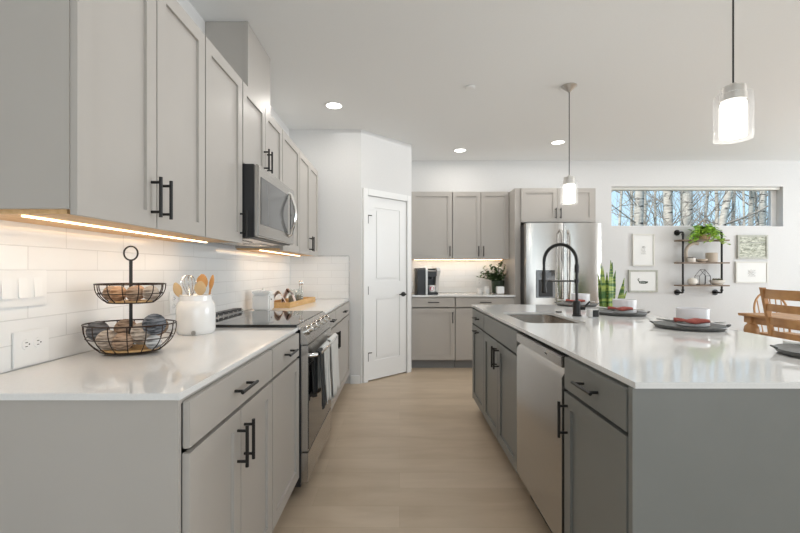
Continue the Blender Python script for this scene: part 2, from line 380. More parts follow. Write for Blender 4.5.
def cabinet(name, label, loc, rz, w_, d, z0, z1, fronts, m, group=None, toe=False, stile=.0, label_cat='cabinet', under=False, open_top=False):
    t = thing(name, label, label_cat, (loc[0], loc[1], 0), rz, group)
    bm = NB(); zb = z0+(.02 if under else 0)
    for a in ((-w_/2, -w_/2+.014, 0, d, zb, z1), (w_/2-.014, w_/2, 0, d, zb, z1), (-w_/2+.014, w_/2-.014, 0, d, zb, zb+.014), (-w_/2+.014, w_/2-.014, 0, .03 if open_top else d, z1-.014, z1), (-w_/2+.014, w_/2-.014, d-.012, d, zb+.014, z1-.014)): box(bm, *a)
    obj('cabinet_body', bm, m, t, smooth=False)
    if toe: obj('toe_kick', B(-w_/2, w_/2, .055, d, 0, z0-.0005), M['toe'], t)
    if under: obj('bottom_panel', B(-w_/2+.012, w_/2-.012, .015, d-.002, z0+.008, zb), M['cabwood'], t, label='pale wood underside')
    g = .003
    for f in fronts:
        kind, x0, x1, a, b, hnd = f
        bm = NB()
        if kind == 'door': shaker(bm, x0+g, x1-g, a+g, b-g); nm = 'door'
        else: box(bm, x0+g, x1-g, -.020, -.001, a+g, b-g, bev=.002); nm = 'drawer'
        p = obj(nm, bm, m, t, smooth=False)
        if hnd:
            bm = NB()
            if hnd[0] == 'v': pull_v(bm, hnd[1], hnd[2])
            else: pull_h(bm, hnd[1], hnd[2])
            obj('handle', bm, M['black'], p)
    return t
# --- left base run: front (door face) at x=-.535, faces +x ; local x -> +Y
XF = -.535-.020; DL = XF-(WL+.002)
BZ0, BZ1 = .105, .8962
def base(y0, y1, fr, label, m=M['cab']):
    c = (y0+y1)/2; w_ = y1-y0-.002
    return cabinet('base_cabinet', label, (XF, c), PI/2, w_, DL, BZ0, BZ1, fr(w_), m, toe=True)
def fr_two(w_): return [('drawer',-w_/2,w_/2,.762,.890,('h',0,.828)),('door',-w_/2,0,.115,.756,('v',-.032,.64)),('door',0,w_/2,.115,.756,('v',.032,.64))]
def fr_one(side):
    def f(w_): return [('drawer',-w_/2,w_/2,.762,.890,('h',0,.828)),('door',-w_/2,w_/2,.115,.756,('v',side*(w_/2-.032),.64))]
    return f
def fr_left1(w_):
    a = -w_/2+.014
    return [('drawer',a,w_/2,.762,.890,('h',a/2+w_/4,.828)),('door',a,(a+w_/2)/2,.115,.756,('v',(a+w_/2)/2-.030,.64)),('door',(a+w_/2)/2,w_/2,.115,.756,('v',(a+w_/2)/2+.030,.64))]
base(1.045, 1.755, fr_left1, 'greige base cabinet with one wide drawer over two doors, nearest on the left')
def fr_b(w_): return [('drawer',-w_/2,w_/2,.762,.890,('h',0,.828)),('door',-w_/2,w_/2,.115,.756,None)]
base(1.757, 2.225, fr_b, 'narrow greige base cabinet with drawer, against near side of the range')
base(3.015, 3.50, fr_one(1), 'narrow greige base cabinet just beyond the range with towels')
base(3.50, 4.48, fr_one(-1), 'last greige base cabinet on the left, beside the pantry wall')
bm = NB(); box(bm, WL+.0095, -.545, 1.035, 2.236, .897, .914, bev=.002)
tag(obj('countertop', bm, M['quartz']), 'white quartz countertop under the tiered baskets, near side of the range', 'countertop')
bm = NB(); box(bm, WL+.0095, -.545, 3.008, 4.489, .897, .914, bev=.002)
tag(obj('countertop', bm, M['quartz']), 'white quartz countertop with the wooden tray, beyond the range', 'countertop')
# --- left upper run: door face x=-.845
XU = -.845-.020; DU = XU-(WL+.002); UZ0, UZ1 = 1.362, 2.25
def upper(y0, y1, fr, label, z0=UZ0, under=True, name='wall_cabinet'):
    c = (y0+y1)/2; w_ = y1-y0-.002
    return cabinet(name, label, (XU, c), PI/2, w_, DU, z0, UZ1, fr(w_), M['cab'], under=under)
def ud(z0, hs):   # hs list of door spans relative with handle side
    def f(w_):
        out = []; n = len(hs)
        for i, s in enumerate(hs):
            a = -w_/2+w_*i/n; b = a+w_/n
            hx = None if s == 0 else (b-.032 if s > 0 else a+.032)
            out.append(('door', a, b, z0+.002, UZ1-.004, ('v', hx, z0+.108) if s else None))
        return out
    return f
upper(1.09, 1.815, ud(UZ0,[1,-1]), 'two-door greige wall cabinet nearest the camera, upper left')
upper(1.817, 2.245, ud(UZ0,[1]), 'single-door greige wall cabinet at the near side of the microwave')
upper(2.25, 3.01, ud(1.80,[1,-1]), 'short two-door greige wall cabinet above the microwave', z0=1.80, under=False)
upper(3.015, 3.53, ud(UZ0,[-1]), 'single-door greige wall cabinet at the far side of the microwave')
upper(3.53, 4.34, ud(UZ0,[1,-1]), 'narrow-doored greige wall cabinet at the far end of the left run')
bm = NB(); box(bm, WL+.002, -.93, 2.55, 3.0, UZ1+.001, CZ-.002); box(bm, -.945, -.925, 2.545, 2.565, UZ1+.001, CZ-.002)
tag(obj('duct_cover', bm, M['cab']), 'greige boxed duct cover rising from microwave cabinet to ceiling', 'duct cover')
def led(y0, y1, x, label):
    bm = NB(); box(bm, x-.005, x+.005, y0, y1, UZ0+.004, UZ0+.0078)
    t = tag(obj('led_strip', bm, M['led']), label, 'light')
    a = light('strip_light', 'AREA', (x, (y0+y1)/2, UZ0-.006), (0,0,0), .8*(y1-y0), (1,.90,.78), shape='RECTANGLE', size=.03, size_y=(y1-y0))
    b2 = light('strip_light', 'AREA', (x-.12, (y0+y1)/2, UZ0-.02), (math.radians(180),0,0), .14*(y1-y0), (1,.62,.3), shape='RECTANGLE', size=.2, size_y=(y1-y0))
led(1.13, 2.2, -1.02, 'warm led strip under the wall cabinets above the tiered baskets')
led(3.05, 4.25, -1.02, 'warm led strip under the wall cabinets above the wooden tray')
# --- back run, faces -y
YF = 5.155+.02
def fb_one(side, x=0):
    return fr_one(side)
def backbase(x0, x1, fr, label):
    w_ = x1-x0-.002
    return cabinet('base_cabinet', label, ((x0+x1)/2, YF), 0, w_, YB-.002-YF, BZ0, BZ1, fr(w_), M['cab'], toe=True)
backbase(.150, .688, fr_one(1), 'greige base cabinet on the back wall under the coffee machine')
backbase(.690, 1.428, fr_two, 'greige base cabinet on the back wall partly hidden behind the island')
bm = NB(); box(bm, .148, 1.428, 5.135, YB-.010, .897, .914, bev=.002)
tag(obj('countertop', bm, M['quartz']), 'white quartz countertop on back wall under the coffee machine', 'countertop')
YUF = 5.43+.02
def backupper(x0, x1, hs, label):
    w_ = x1-x0-.002
    return cabinet('wall_cabinet', label, ((x0+x1)/2, YUF), 0, w_, YB-.002-YUF, UZ0, UZ1, ud(UZ0,hs)(w_), M['cab'], under=True)
backupper(.148, .688, [1], 'single-door greige wall cabinet above the coffee machine')
backupper(.690, 1.428, [1,-1], 'two-door greige wall cabinet above the leafy potted plant')
bm = NB(); box(bm, .2, 1.40, 5.70, 5.71, UZ0+.004, UZ0+.0078)
tag(obj('led_strip', bm, M['led']), 'warm led strip under the back wall cabinets', 'light')
light('strip_light', 'AREA', (.8, 5.66, UZ0-.006), (0,0,0), 1.1, (1,.92,.82), shape='RECTANGLE', size=1.2, size_y=.03)
# fridge surround
t = thing('refrigerator_cabinet', 'greige cabinet framing the refrigerator with two doors above it', 'cabinet', (1.94, 5.17, 0))
bm = NB(); box(bm, -.51, -.44, 0, .605, 0, UZ1-.01); obj('side_panel', bm, M['cab'], t)
bm = NB(); box(bm, .465, .49, 0, .605, 0, UZ1-.01); obj('side_panel', bm, M['cab'], t)
obj('cabinet_body', B(-.439, .464, 0, .605, 1.815, UZ1-.01), M['cab'], t)
for a, b, hx in ((-.437,.014,-.03),(.014,.464,.03)):
    bm = NB(); shaker(bm, a+.002, b-.002, 1.82, UZ1-.014); d = obj('door', bm, M['cab'], t, smooth=False)
    bm = NB(); pull_v(bm, .014+hx, 1.925, L_=.13); obj('handle', bm, M['black'], d)

# ------------------------------------------------------------ refrigerator
t = thing('refrigerator', 'stainless french door refrigerator with black water dispenser', 'refrigerator', (1.95, 4.935, 0))
obj('cabinet_shell', B(-.445, .445, .10, .80, .03, 1.775, bev=.004), M['blackplastic'], t, label='black refrigerator casing')
def bulge_door(bm, x0, x1, z0, z1, y=0, t_=.075, b=.022, n=14, hole=None):
    xs = [x0+(x1-x0)*i/n for i in range(n+1)]
    def fy(x):
        u = (x-x0)/(x1-x0)*2-1
        return y+b*(abs(u)**3.2)
    pts = [(x, fy(x)) for x in xs]+[(x1, y+t_+b),(x0, y+t_+b)]
    prism(bm, pts, z0, z1, 'z')
bm = NB(); bulge_door(bm, -.447, -.003, .72, 1.785); dL = obj('door', bm, M['steel'], t)
bm = NB(); bulge_door(bm, .003, .447, .72, 1.785); dR = obj('door', bm, M['steel'], t)
bm = NB(); bulge_door(bm, -.447, .447, .06, .71); dB = obj('freezer_drawer', bm, M['steel'], t)
for x, dd in ((-.045,dL),(.045,dR)):
    bm = NB(); tube(bm, [(x,.01,.86),(x,-.04,.90),(x,-.055,1.05),(x,-.060,1.25),(x,-.055,1.50),(x,-.04,1.66),(x,.01,1.70)], .012, 10); obj('handle', bm, M['steel2'], dd)
bm = NB(); tube(bm, [(-.3,.01,.66),(-.27,-.045,.66),(.27,-.045,.66),(.3,.01,.66)], .012, 10); obj('handle', bm, M['steel2'], dB)
bm = NB(); box(bm, -.335, -.11, -.006, .03, .895, 1.225, bev=.004); ds = obj('water_dispenser', bm, M['blackglass'], t, label='black water dispenser panel')
bm = NB(); box(bm, -.305, -.14, -.009, -.0062, .91, 1.11, bev=.003); box(bm, -.235, -.21, -.022, -.009, 1.03, 1.09, bev=.003); obj('dispenser_recess', bm, M['blackplastic'], ds)
bm = NB(); box(bm, -.29, -.155, -.009, -.0062, 1.14, 1.20, bev=.002); obj('display', bm, mat('dim_grey_display', (.12,.13,.14), .2), ds)

# ------------------------------------------------------------ range
RY0, RY1 = 2.24, 3.004
t = thing('range', 'stainless slide-in electric range with black glass top and towels on its handle', 'range', (0, (RY0+RY1)/2, 0))
hwR = (RY1-RY0)/2
obj('range_body', B(WL+.012, -.53, -hwR, hwR, .055, .905, bev=.003), M['blackplastic'], t, label='black range side body')
obj('cooktop', B(WL+.07, -.552, -hwR-.003, hwR+.003, .906, .929, bev=.002), M['blackglass'], t, label='black glass cooktop')
bm = NB(); prism(bm, [(-.555,.923),(-.545,.926),(-.492,.838),(-.492,.822),(-.530,.822),(-.555,.905)], -hwR, hwR, 'y'); cp = obj('control_panel', bm, M['steel'], t)
nd = Vector((.088,0,.053)).normalized()
for k in range(5):
    y = -hwR+.10+k*.14; c = Vector((-.519,y,.882))
    bm = NB(); tube(bm, [c-nd*.002, c+nd*.010, c+nd*.012, c+nd*.034, c+nd*.037], [.026,.026,.021,.019,.014], 20); obj('knob', bm, M['steel2'], cp)
bm = NB(); box(bm, WL+.014, WL+.07, -hwR+.01, hwR-.01, .906, .955, bev=.008); vt = obj('rear_vent_trim', bm, M['steel2'], t)
bm = NB()
for k in range(9): box(bm, WL+.025, WL+.0705, -hwR+.04+k*.077, -hwR+.10+k*.077, .936, .9555)
obj('vent_slot', bm, M['blackplastic'], vt)
bm = NB(); box(bm, -.529, -.492, -hwR+.002, hwR-.002, .245, .815, bev=.003); dr = obj('oven_door', bm, M['steel'], t)
obj('oven_window', B(-.4925, -.4895, -hwR+.012, hwR-.012, .255, .70, bev=.001), M['blackglass'], dr, label='black glass oven window')
bm = NB(); hy = hwR-.045
tube(bm, [(-.492,-hy,.755),(-.455,-hy+.005,.757),(-.444,-hy+.05,.758),(-.438,0,.758),(-.444,hy-.05,.758),(-.455,hy-.005,.757),(-.492,hy,.755)], .011, 12)
obj('handle', bm, M['steel2'], dr)
obj('storage_drawer', B(-.529, -.492, -hwR+.002, hwR-.002, .075, .238, bev=.003), M['steel'], t)
for sy in (-1,1):
    for x in (-.64,-1.1):
        bm = NB(); lathe(bm, [(0,0),(.018,0),(.018,.054),(0,.054)], 12, (x, sy*(hwR-.14), 0)); obj('foot', bm, M['blackplastic'], t)
def towel(y0, y1, zb, zt, m, label, folds, ph, zback=None):
    bm = NB(); n = 26; c = (RY0+RY1)/2
    prof = []   # over the bar: back, over, front
    zb2 = zback or zb+.08
    for i in range(9): prof.append((-.470, zb2+(zt-.02-zb2)*i/8, 1-i/8))
    for k in range(1,6):
        a = PI-PI*k/6; prof.append((-.4535+.0165*math.cos(a), zt-.02+.017*math.sin(a), 0))
    for i in range(12): prof.append((-.437, zt-.02-(zt-.02-zb)*i/11, i/11))
    G = []
    for x, z, amp in prof:
        row = []
        for j in range(n+1):
            u = j/n; y = y0+(y1-y0)*u
            s = 1 if x > -.4535 else -.5
            dx = .012*amp*(.6+math.sin(u*folds*2*PI+ph))*s
            row.append(bm.verts.new((x+dx, y+.01*amp*math.sin(3*u+ph), z+.006*math.sin(5*u+ph)*amp)))
        G.append(row)
    for a, b in zip(G, G[1:]):
        for j in range(n): bm.faces.new((a[j], a[j+1], b[j+1], b[j]))
    o = obj('tea_towel', bm, m); sd = o.modifiers.new('th','SOLIDIFY'); sd.thickness = .0035; sd.offset = 0
    return tag(o, label, 'towel')
towel(2.30, 2.40, .45, .778, M['cloth_dark'], 'dark charcoal tea towel hanging on the oven handle behind the striped one', 1, .4)
towel(2.41, 2.62, .44, .779, M['towel_a'], 'grey and white striped tea towel, nearer one on the oven handle', 1.5, 1.2)
towel(2.66, 2.93, .40, .782, mat('plain_white_towel', (.74,.74,.72), .95), 'long white tea towel at the far end of the oven handle', 2, 2.2)

# ------------------------------------------------------------ microwave
MY0, MY1 = 2.256, 3.008
t = thing('microwave', 'stainless over-the-range microwave with black side and curved handle', 'microwave', (0,(MY0+MY1)/2,0))
hm = (MY1-MY0)/2
obj('microwave_body', B(WL+.005, -.787, -hm, hm, 1.40, 1.798, bev=.003), M['blackplastic'], t, label='black microwave casing')
bm = NB(); box(bm, -.787, -.762, -hm, hm, 1.405, 1.797, bev=.006); fr = obj('front_panel', bm, M['steel'], t)
obj('door_window', B(-.7625, -.7595, -hm+.035, hm-.17, 1.475, 1.735, bev=.001), mat('smoked_door_glass', (.10,.10,.10), .12, spec=.7), fr, label='smoked glass door window')
obj('keypad', B(-.7625, -.7595, hm-.10, hm-.015, 1.475, 1.74, bev=.001), M['blackglass'], fr, label='black glass keypad')
bm = NB(); tube(bm, [(-.765,hm-.135,1.455),(-.745,hm-.135,1.47)]+[(-.745+.035*math.sin(PI*i/10)-.002,hm-.135-.02*math.sin(PI*i/10),1.47+.27*i/10) for i in range(1,10)]+[(-.745,hm-.135,1.74),(-.765,hm-.135,1.755)], .011, 10)
obj('handle', bm, M['steel2'], fr)
bm = NB(); box(bm, WL+.03, -.82, -hm+.03, hm-.03, 1.394, 1.4005); box(bm, -1.02, -.90, -.30, -.08, 1.388, 1.394); box(bm, -1.02, -.90, .08, .30, 1.388, 1.394); obj('vent_grille', bm, M['steel'], t)

# ------------------------------------------------------------ island
XI = .637+.020   # body face
IY0, IY1 = 1.145, 3.66
def isl(y0, y1, fr, label, extra=None):
    c = (y0+y1)/2; w_ = y1-y0-.002
    return cabinet('island_cabinet', label, (XI, c), -PI/2, w_, .60, BZ0, BZ1, fr(w_), M['isl'], toe=True, open_top=(fr is fi_sink))
# local x -> -Y : +x is nearer the camera
def fi_near(w_): return [('drawer',-w_/2,w_/2,.762,.890,('h',0,.828)),('door',-w_/2,w_/2,.115,.756,('v',-w_/2+.032,.655))]
def fi_sink(w_): return [('drawer',-w_/2,w_/2,.762,.890,None),('door',-w_/2,0,.115,.756,('v',-.03,.655)),('door',0,w_/2,.115,.756,('v',.03,.655))]
def fi_far(w_): return [('drawer',-w_/2,w_/2,.762,.890,('h',0,.828)),('door',-w_/2,w_/2,.115,.756,('h',0,.72))]
isl(1.168, 1.616, fi_near, 'dark grey island cabinet with drawer over door, nearest the camera')
isl(2.262, 3.150, fi_sink, 'dark grey two-door island cabinet below the sink')
isl(3.152, 3.640, fi_far, 'narrow dark grey island cabinet at the far end of the island')
bm = NB(); box(bm, .640, 1.38, 1.145, 1.166, .105, .8962); box(bm, .71, 1.38, 1.145, 1.166, 0, .105)
t = tag(obj('end_panel', bm, M['isl']), 'large dark grey end panel of the island facing the camera', 'panel')
bm = NB(); box(bm, 1.262, 1.38, 1.167, 3.642, .0, .8962)
tag(obj('back_panel', bm, M['isl']), 'dark grey back panel of the island on the seating side', 'panel')
bm = NB(); box(bm, .640, 1.38, 3.643, 3.662, .105, .8962); box(bm, .71, 1.38, 3.643, 3.662, 0, .105)
tag(obj('end_panel', bm, M['isl']), 'dark grey end panel of the island facing the refrigerator', 'panel')
# island top with sink cut-out
def rrect(x0, x1, y0, y1, r, n=6):
    out = []
    for cx, cy, a0 in ((x1-r,y1-r,0),(x0+r,y1-r,PI/2),(x0+r,y0+r,PI),(x1-r,y0+r,1.5*PI)):
        for k in range(n+1): a = a0+PI/2*k/n; out.append((cx+r*math.cos(a), cy+r*math.sin(a)))
    return out
SX0, SX1, SY0, SY1 = .745, 1.10, 2.42, 3.06
bm = NB()
for loop in ([(.645,1.14),(1.72,1.14),(1.72,3.75),(.645,3.75)], rrect(SX0,SX1,SY0,SY1,.06)):
    vs = [bm.verts.new((x,y,.914)) for x,y in loop]
    for i in range(len(vs)): bm.edges.new((vs[i], vs[(i+1)%len(vs)]))
r_ = bmesh.ops.triangle_fill(bm, edges=bm.edges[:], use_beauty=True)
faces = [g for g in r_['geom'] if isinstance(g, bmesh.types.BMFace)]
ex = bmesh.ops.extrude_face_region(bm, geom=faces)
for v in [g for g in ex['geom'] if isinstance(g, bmesh.types.BMVert)]: v.co.z = .897
tag(obj('island_countertop', bm, M['quartz']), 'long white quartz island countertop set with dark plates', 'countertop')
bm = NB(); lo = rrect(SX0-.004,SX1+.004,SY0-.004,SY1+.004,.062); n = len(lo)
cx, cy = (SX0+SX1)/2, (SY0+SY1)/2
rings = [[bm.verts.new((cx+(x-cx)*s, cy+(y-cy)*s2, z)) for x,y in lo] for s, s2, z in ((1.04,1.02,.892),(1,1,.892),(.985,.99,.72),(.93,.96,.70),(.1,.06,.695))]
for a, b in zip(rings, rings[1:]):
    for k in range(n): bm.faces.new((a[k], a[(k+1)%n], b[(k+1)%n], b[k]))
bm.faces.new(rings[-1])
sk = obj('kitchen_sink', bm, M['sinksteel']); tag(sk, 'undermount stainless kitchen sink in the island top', 'sink')
sd = sk.modifiers.new('th','SOLIDIFY'); sd.thickness = .0012; sd.offset = 1
bm = NB(); lathe(bm, [(0,.004),(.03,.004),(.042,.006),(.045,.002),(.045,0)], 24, (cx,cy,.698)); obj('drain', bm, M['steel2'], sk)
# dishwasher
t = thing('dishwasher', 'stainless dishwasher built into the island', 'dishwasher', (XI, 1.939, 0), -PI/2)
wd = .315
obj('tub', B(-wd, wd, .002, .58, .105, .885), M['blackplastic'], t)
obj('toe_kick', B(-wd, wd, .05, .3, .0, .10), M['blackplastic'], t)
bm = NB(); prism(bm, [(-.024,.135),(-.024,.80),(-.010,.825),(-.006,.838),(.0,.838),(.0,.135)], -wd+.003, wd-.003, 'x'); obj('door', bm, M['steel'], t)
bm = NB(); box(bm, -wd+.003, wd-.003, -.026, .0, .840, .884, bev=.003); cpp = obj('control_strip', bm, M['steel'], t)
bm = NB(); box(bm, .13, .15, -.0275, -.026, .860, .866); obj('indicator', bm, M['blackplastic'], cpp)
# faucet
FX, FY = 1.19, 2.80
t = thing('faucet', 'matte black spring pull-down faucet behind the sink', 'faucet', (FX, FY, .9145))
bm = NB(); lathe(bm, [(0,0),(.030,0),(.030,.008),(.025,.012),(.025,.09),(.022,.10),(.012,.105),(0,.105)], 24); tube(bm, [(0,0,.1),(0,0,.30)], .0095, 12); tube(bm, [(0,0,.29),(0,0,.345)], .015, 12); obj('faucet_body', bm, M['black'], t)
arc = [(0,0,.34)]+[(-.11+.11*math.cos(PI*k/16), 0, .365+.115*math.sin(PI*k/16)) for k in range(17)]+[(-.22,0,.30)]
bm = NB(); tube(bm, arc, .0085, 10)
for i in range(70):    # spring coils
    u = i/69*(len(arc)-1.001); k = int(u); f = u-k; p = Vector(arc[k]).lerp(Vector(arc[k+1]), f); tg = (Vector(arc[k+1])-Vector(arc[k])).normalized()
    tube(bm, [p-tg*.0016, p+tg*.0016], .0118, 10)
obj('spring_hose', bm, M['black'], t)
bm = NB(); tube(bm, [(-.22,0,.31),(-.22,0,.285),(-.22,0,.20),(-.22,0,.16),(-.22,0,.155)], [.012,.015,.015,.020,.017], 16); obj('spray_head', bm, M['black'], t)
bm = NB(); tube(bm, [(0,0,.235),(-.20,0,.235)], .006, 8); tube(bm, [(-.22,0,.226),(-.22,0,.244)], .021, 16); tube(bm, [(0,0,.222),(0,0,.248)], .015, 12); obj('docking_arm', bm, M['black'], t)
bm = NB(); tube(bm, [(.02,-.0,.055),(.052,-.015,.055)], .015, 14); tube(bm, [(.045,-.012,.06),(.075,-.03,.10)], .006, 8); obj('lever', bm, M['black'], t)
bm = NB(); lathe(bm, [(0,0),(.022,0),(.022,.006),(.019,.008),(0,.008)], 24, (1.165,3.10-.05,.9145)); tag(obj('air_switch', bm, M['black']), 'small black round button set in the counter behind the sink', 'button')
t = thing('sponge_holder', 'small white sponge holder with black insert, right of the faucet', 'sponge holder', (1.252, 2.72, .9145))
bm = NB(); box(bm, -.022, .038, -.03, .03, 0, .052, bev=.006); obj('holder', bm, M['ceramic'], t)
obj('sponge', B(-.006, .032, -.036, -.0305, .006, .05, bev=.002), M['cloth_dark'], t, label='black insert')
# place settings
def setting(x, y, loc_label, bowl_label, rotn, napkin_label, cloth_label):
    t = thing('dinner_plate', loc_label, 'plate', (x, y, .9145), rotn, 'dark plates on the island')
    bm = NB(); lathe(bm, [(0,.006),(.12,.006),(.142,.009),(.158,.018),(.166,.020),(.167,.017),(.156,.003),(.145,.0),(0,.0)], 48); obj('plate_body', bm, M['slate'], t)
    bm = NB()
    for s in (1,-1): tube(bm, [(s*.163,-.020,.019),(s*.172,-.016,.024),(s*.177,0,.026),(s*.172,.016,.024),(s*.163,.020,.019)], .004, 8)
    obj('handle', bm, M['slate'], t)
    bm = NB()
    n = 14; G = []
    for i in range(n+1):
        row = []
        for j in range(7):
            u = i/n; v = j/6
            X = -.150+.30*u; Y = (-.055+.050*v)*(1-.6*abs(2*u-1)**2)+.01*math.sin(u*5); Z = .032+.005*math.sin(u*9+v*2)+.006*math.sin(v*7)*(1-u)+.010*abs(u-.5)*2
            row.append(bm.verts.new((X,Y-.02,Z)))
        G.append(row)
    for a, b in zip(G, G[1:]):
        for j in range(6): bm.faces.new((a[j],a[j+1],b[j+1],b[j]))
    o = obj('folded_cloth', bm, M['napwhite'], None, (x, y, .9145), rotn); m_ = o.modifiers.new('t','SOLIDIFY'); m_.thickness = .003; m_.offset = 0
    tag(o, cloth_label, 'napkin', 'white cloths on the dark plates')
    bm = NB(); G = []
    for i in range(11):
        row = []
        for j in range(6):
            u = i/10; v = j/5
            row.append(bm.verts.new((-.075+.15*u, -.120+.065*v, .042+.012*math.sin(PI*v)+.005*math.sin(u*8+v*3)+.003*math.sin(v*9))))
        G.append(row)
    for a, b in zip(G, G[1:]):
        for j in range(5): bm.faces.new((a[j],a[j+1],b[j+1],b[j]))
    o = obj('red_napkin', bm, M['napred'], None, (x, y, .9145), rotn); m_ = o.modifiers.new('t','SOLIDIFY'); m_.thickness = .008; m_.offset = 0
    tag(o, napkin_label, 'napkin', 'red napkins on the dark plates')
    bm = NB(); lathe(bm, [(0,0),(.071,0),(.075,.003),(.077,.092),(.0755,.094),(.073,.092),(.070,.010),(0,.007)], 48)
    o = obj('bowl', bm, M['bowl'], None, (x+.06, y+.055, .921), 0); tag(o, bowl_label, 'bowl', 'white bowls on the dark plates')
PX = 1.54
for (yy, who) in ((3.63,'farthest, behind the faucet'),(2.91,'second farthest, right of the faucet'),(2.22,'second nearest, mid island'),(1.47,'nearest, cut by the right picture edge')):
    setting(PX, yy, 'dark grey round plate on the island, '+who, 'straight-sided white bowl on the island plate '+who, math.radians(-28),
            'dusty red napkin on the island plate '+who, 'off-white cloth on the island plate '+who)

# ------------------------------------------------------------ pendants and ceiling lights
def pendant(x, y, label):
    t = thing('pendant_light', label, 'pendant light', (x, y, CZ), 0, 'glass pendants over the island')
    bm = NB(); lathe(bm, [(0,-.001),(.062,-.001),(.062,-.008),(.012,-.050),(.008,-.055),(0,-.055)], 32); obj('canopy', bm, M['nickel'], t)
    zt = 1.992-CZ
    bm = NB(); tube(bm, [(0,0,-.05),(0,0,zt+.005)], .0035, 8); obj('cord', bm, M['black'], t)
    bm = NB(); lathe(bm, [(0,zt+.012),(.012,zt+.012),(.014,zt-.002),(.044,zt-.004),(.044,zt-.032),(.046,zt-.034),(.046,zt-.062),(0,zt-.062)], 32); obj('cap', bm, M['nickel'], t)
    bm = NB(); lathe(bm, [(0,zt-.0625),(.043,zt-.066),(.047,zt-.08),(.047,zt-.207),(.043,zt-.212),(0,zt-.212)], 32); obj('inner_shade', bm, M['shade'], t, label='glowing white opal glass shade')
    bm = NB(); lathe(bm, [(.044,zt-.034),(.066,zt-.036),(.069,zt-.040),(.069,zt-.222)], 40); obj('outer_glass', bm, M['glass'], t, label='clear glass outer cylinder')
    light('pendant_bulb', 'POINT', (x, y, 1.72), (0,0,0), 2.0, (1,.95,.88), shadow_soft_size=.05)
pendant(1.40, 1.75, 'nearest glass pendant light, upper right, hanging over the island')
pendant(1.40, 3.44, 'farther glass pendant light hanging in front of the refrigerator')
def can(x, y, label, e=2.5, g=True):
    t = thing('recessed_light', label, 'ceiling light', (x,y,CZ), 0, 'recessed ceiling lights')
    bm = NB(); lathe(bm, [(.068,-.001),(.088,-.001),(.088,-.004),(.070,-.008),(.068,-.001)], 32); obj('trim_ring', bm, M['trim'], t)
    bm = NB(); lathe(bm, [(0,-.0005),(.069,-.0005),(.069,-.006),(0,-.006)], 32); obj('lens', bm, M['can'], t, label='glowing lens')
    light('can_light', 'AREA', (x,y,CZ-.012), (0,0,0), e, (1,.95,.88), shape='DISK', size=.13)
can(-.603, 3.84, 'recessed light nearest the pantry, left of the ceiling', e=4)
can(.765, 5.27, 'recessed light above the back wall cabinets')
can(1.878, 4.94, 'recessed light in front of the refrigerator cabinet')
bm = NB(); lathe(bm, [(0,-.001),(.042,-.001),(.045,-.006),(.035,-.014),(0,-.016)], 32, (.585,3.46,CZ)); tag(obj('smoke_detector', bm, M['plastic']), 'small round white cover on the ceiling', 'detector')

# ------------------------------------------------------------ wall plates
def rel(Yx, z): return (Yx, z)
t = thing('switch_plate', 'white multi-gang rocker switch plate above the outlet, left edge', 'switch', (WL+.0105, 1.275, 1.165), PI/2)
bm = NB(); box(bm, -.115, .115, -.005, 0, -.058, .056, bev=.002); obj('plate', bm, M['plastic'], t)
for k in range(4):
    x = -.0855+k*.055; bm = NB(); prism(bm, [(-.0055,-.030),(-.010,-.030),(-.0055,.032)], x-.016, x+.016, 'x'); obj('rocker', bm, M['ceramic'], t)
def outlet(loc, rz, label, wide=.065, h=.055, horiz=True):
    t = thing('outlet', label, 'outlet', loc, rz)
    bm = NB(); box(bm, -wide, wide, -.005, 0, -h, h, bev=.002); obj('plate', bm, M['plastic'], t)
    for s in (-1,1):
        cx_, cz_ = (s*.021, .012) if horiz else (0, s*.02)
        bm = NB(); tube(bm, [(cx_,-.0045,cz_),(cx_,-.0075,cz_)], .0165, 20); f_ = obj('receptacle', bm, M['ceramic'], t)
        bm = NB(); box(bm, cx_-.006, cx_+.002, -.0085, -.0076, cz_+.005, cz_+.0072); box(bm, cx_-.006, cx_+.002, -.0085, -.0076, cz_-.0072, cz_-.005); box(bm, cx_+.006, cx_+.010, -.0085, -.0076, cz_-.002, cz_+.002); obj('slot', bm, M['cloth_dark'], f_)
outlet((WL+.0105, 1.333, .975), PI/2, 'large white outlet plate just above the left countertop')
outlet((WL+.0105, 2.17, 1.055), PI/2, 'white outlet plate on the tile between tiered baskets and utensil crock', .04, .057, False)
outlet((1.10, YB-.0105, 1.07), 0, 'white outlet plate on the back tile left of the leafy plant', .038, .057, False)

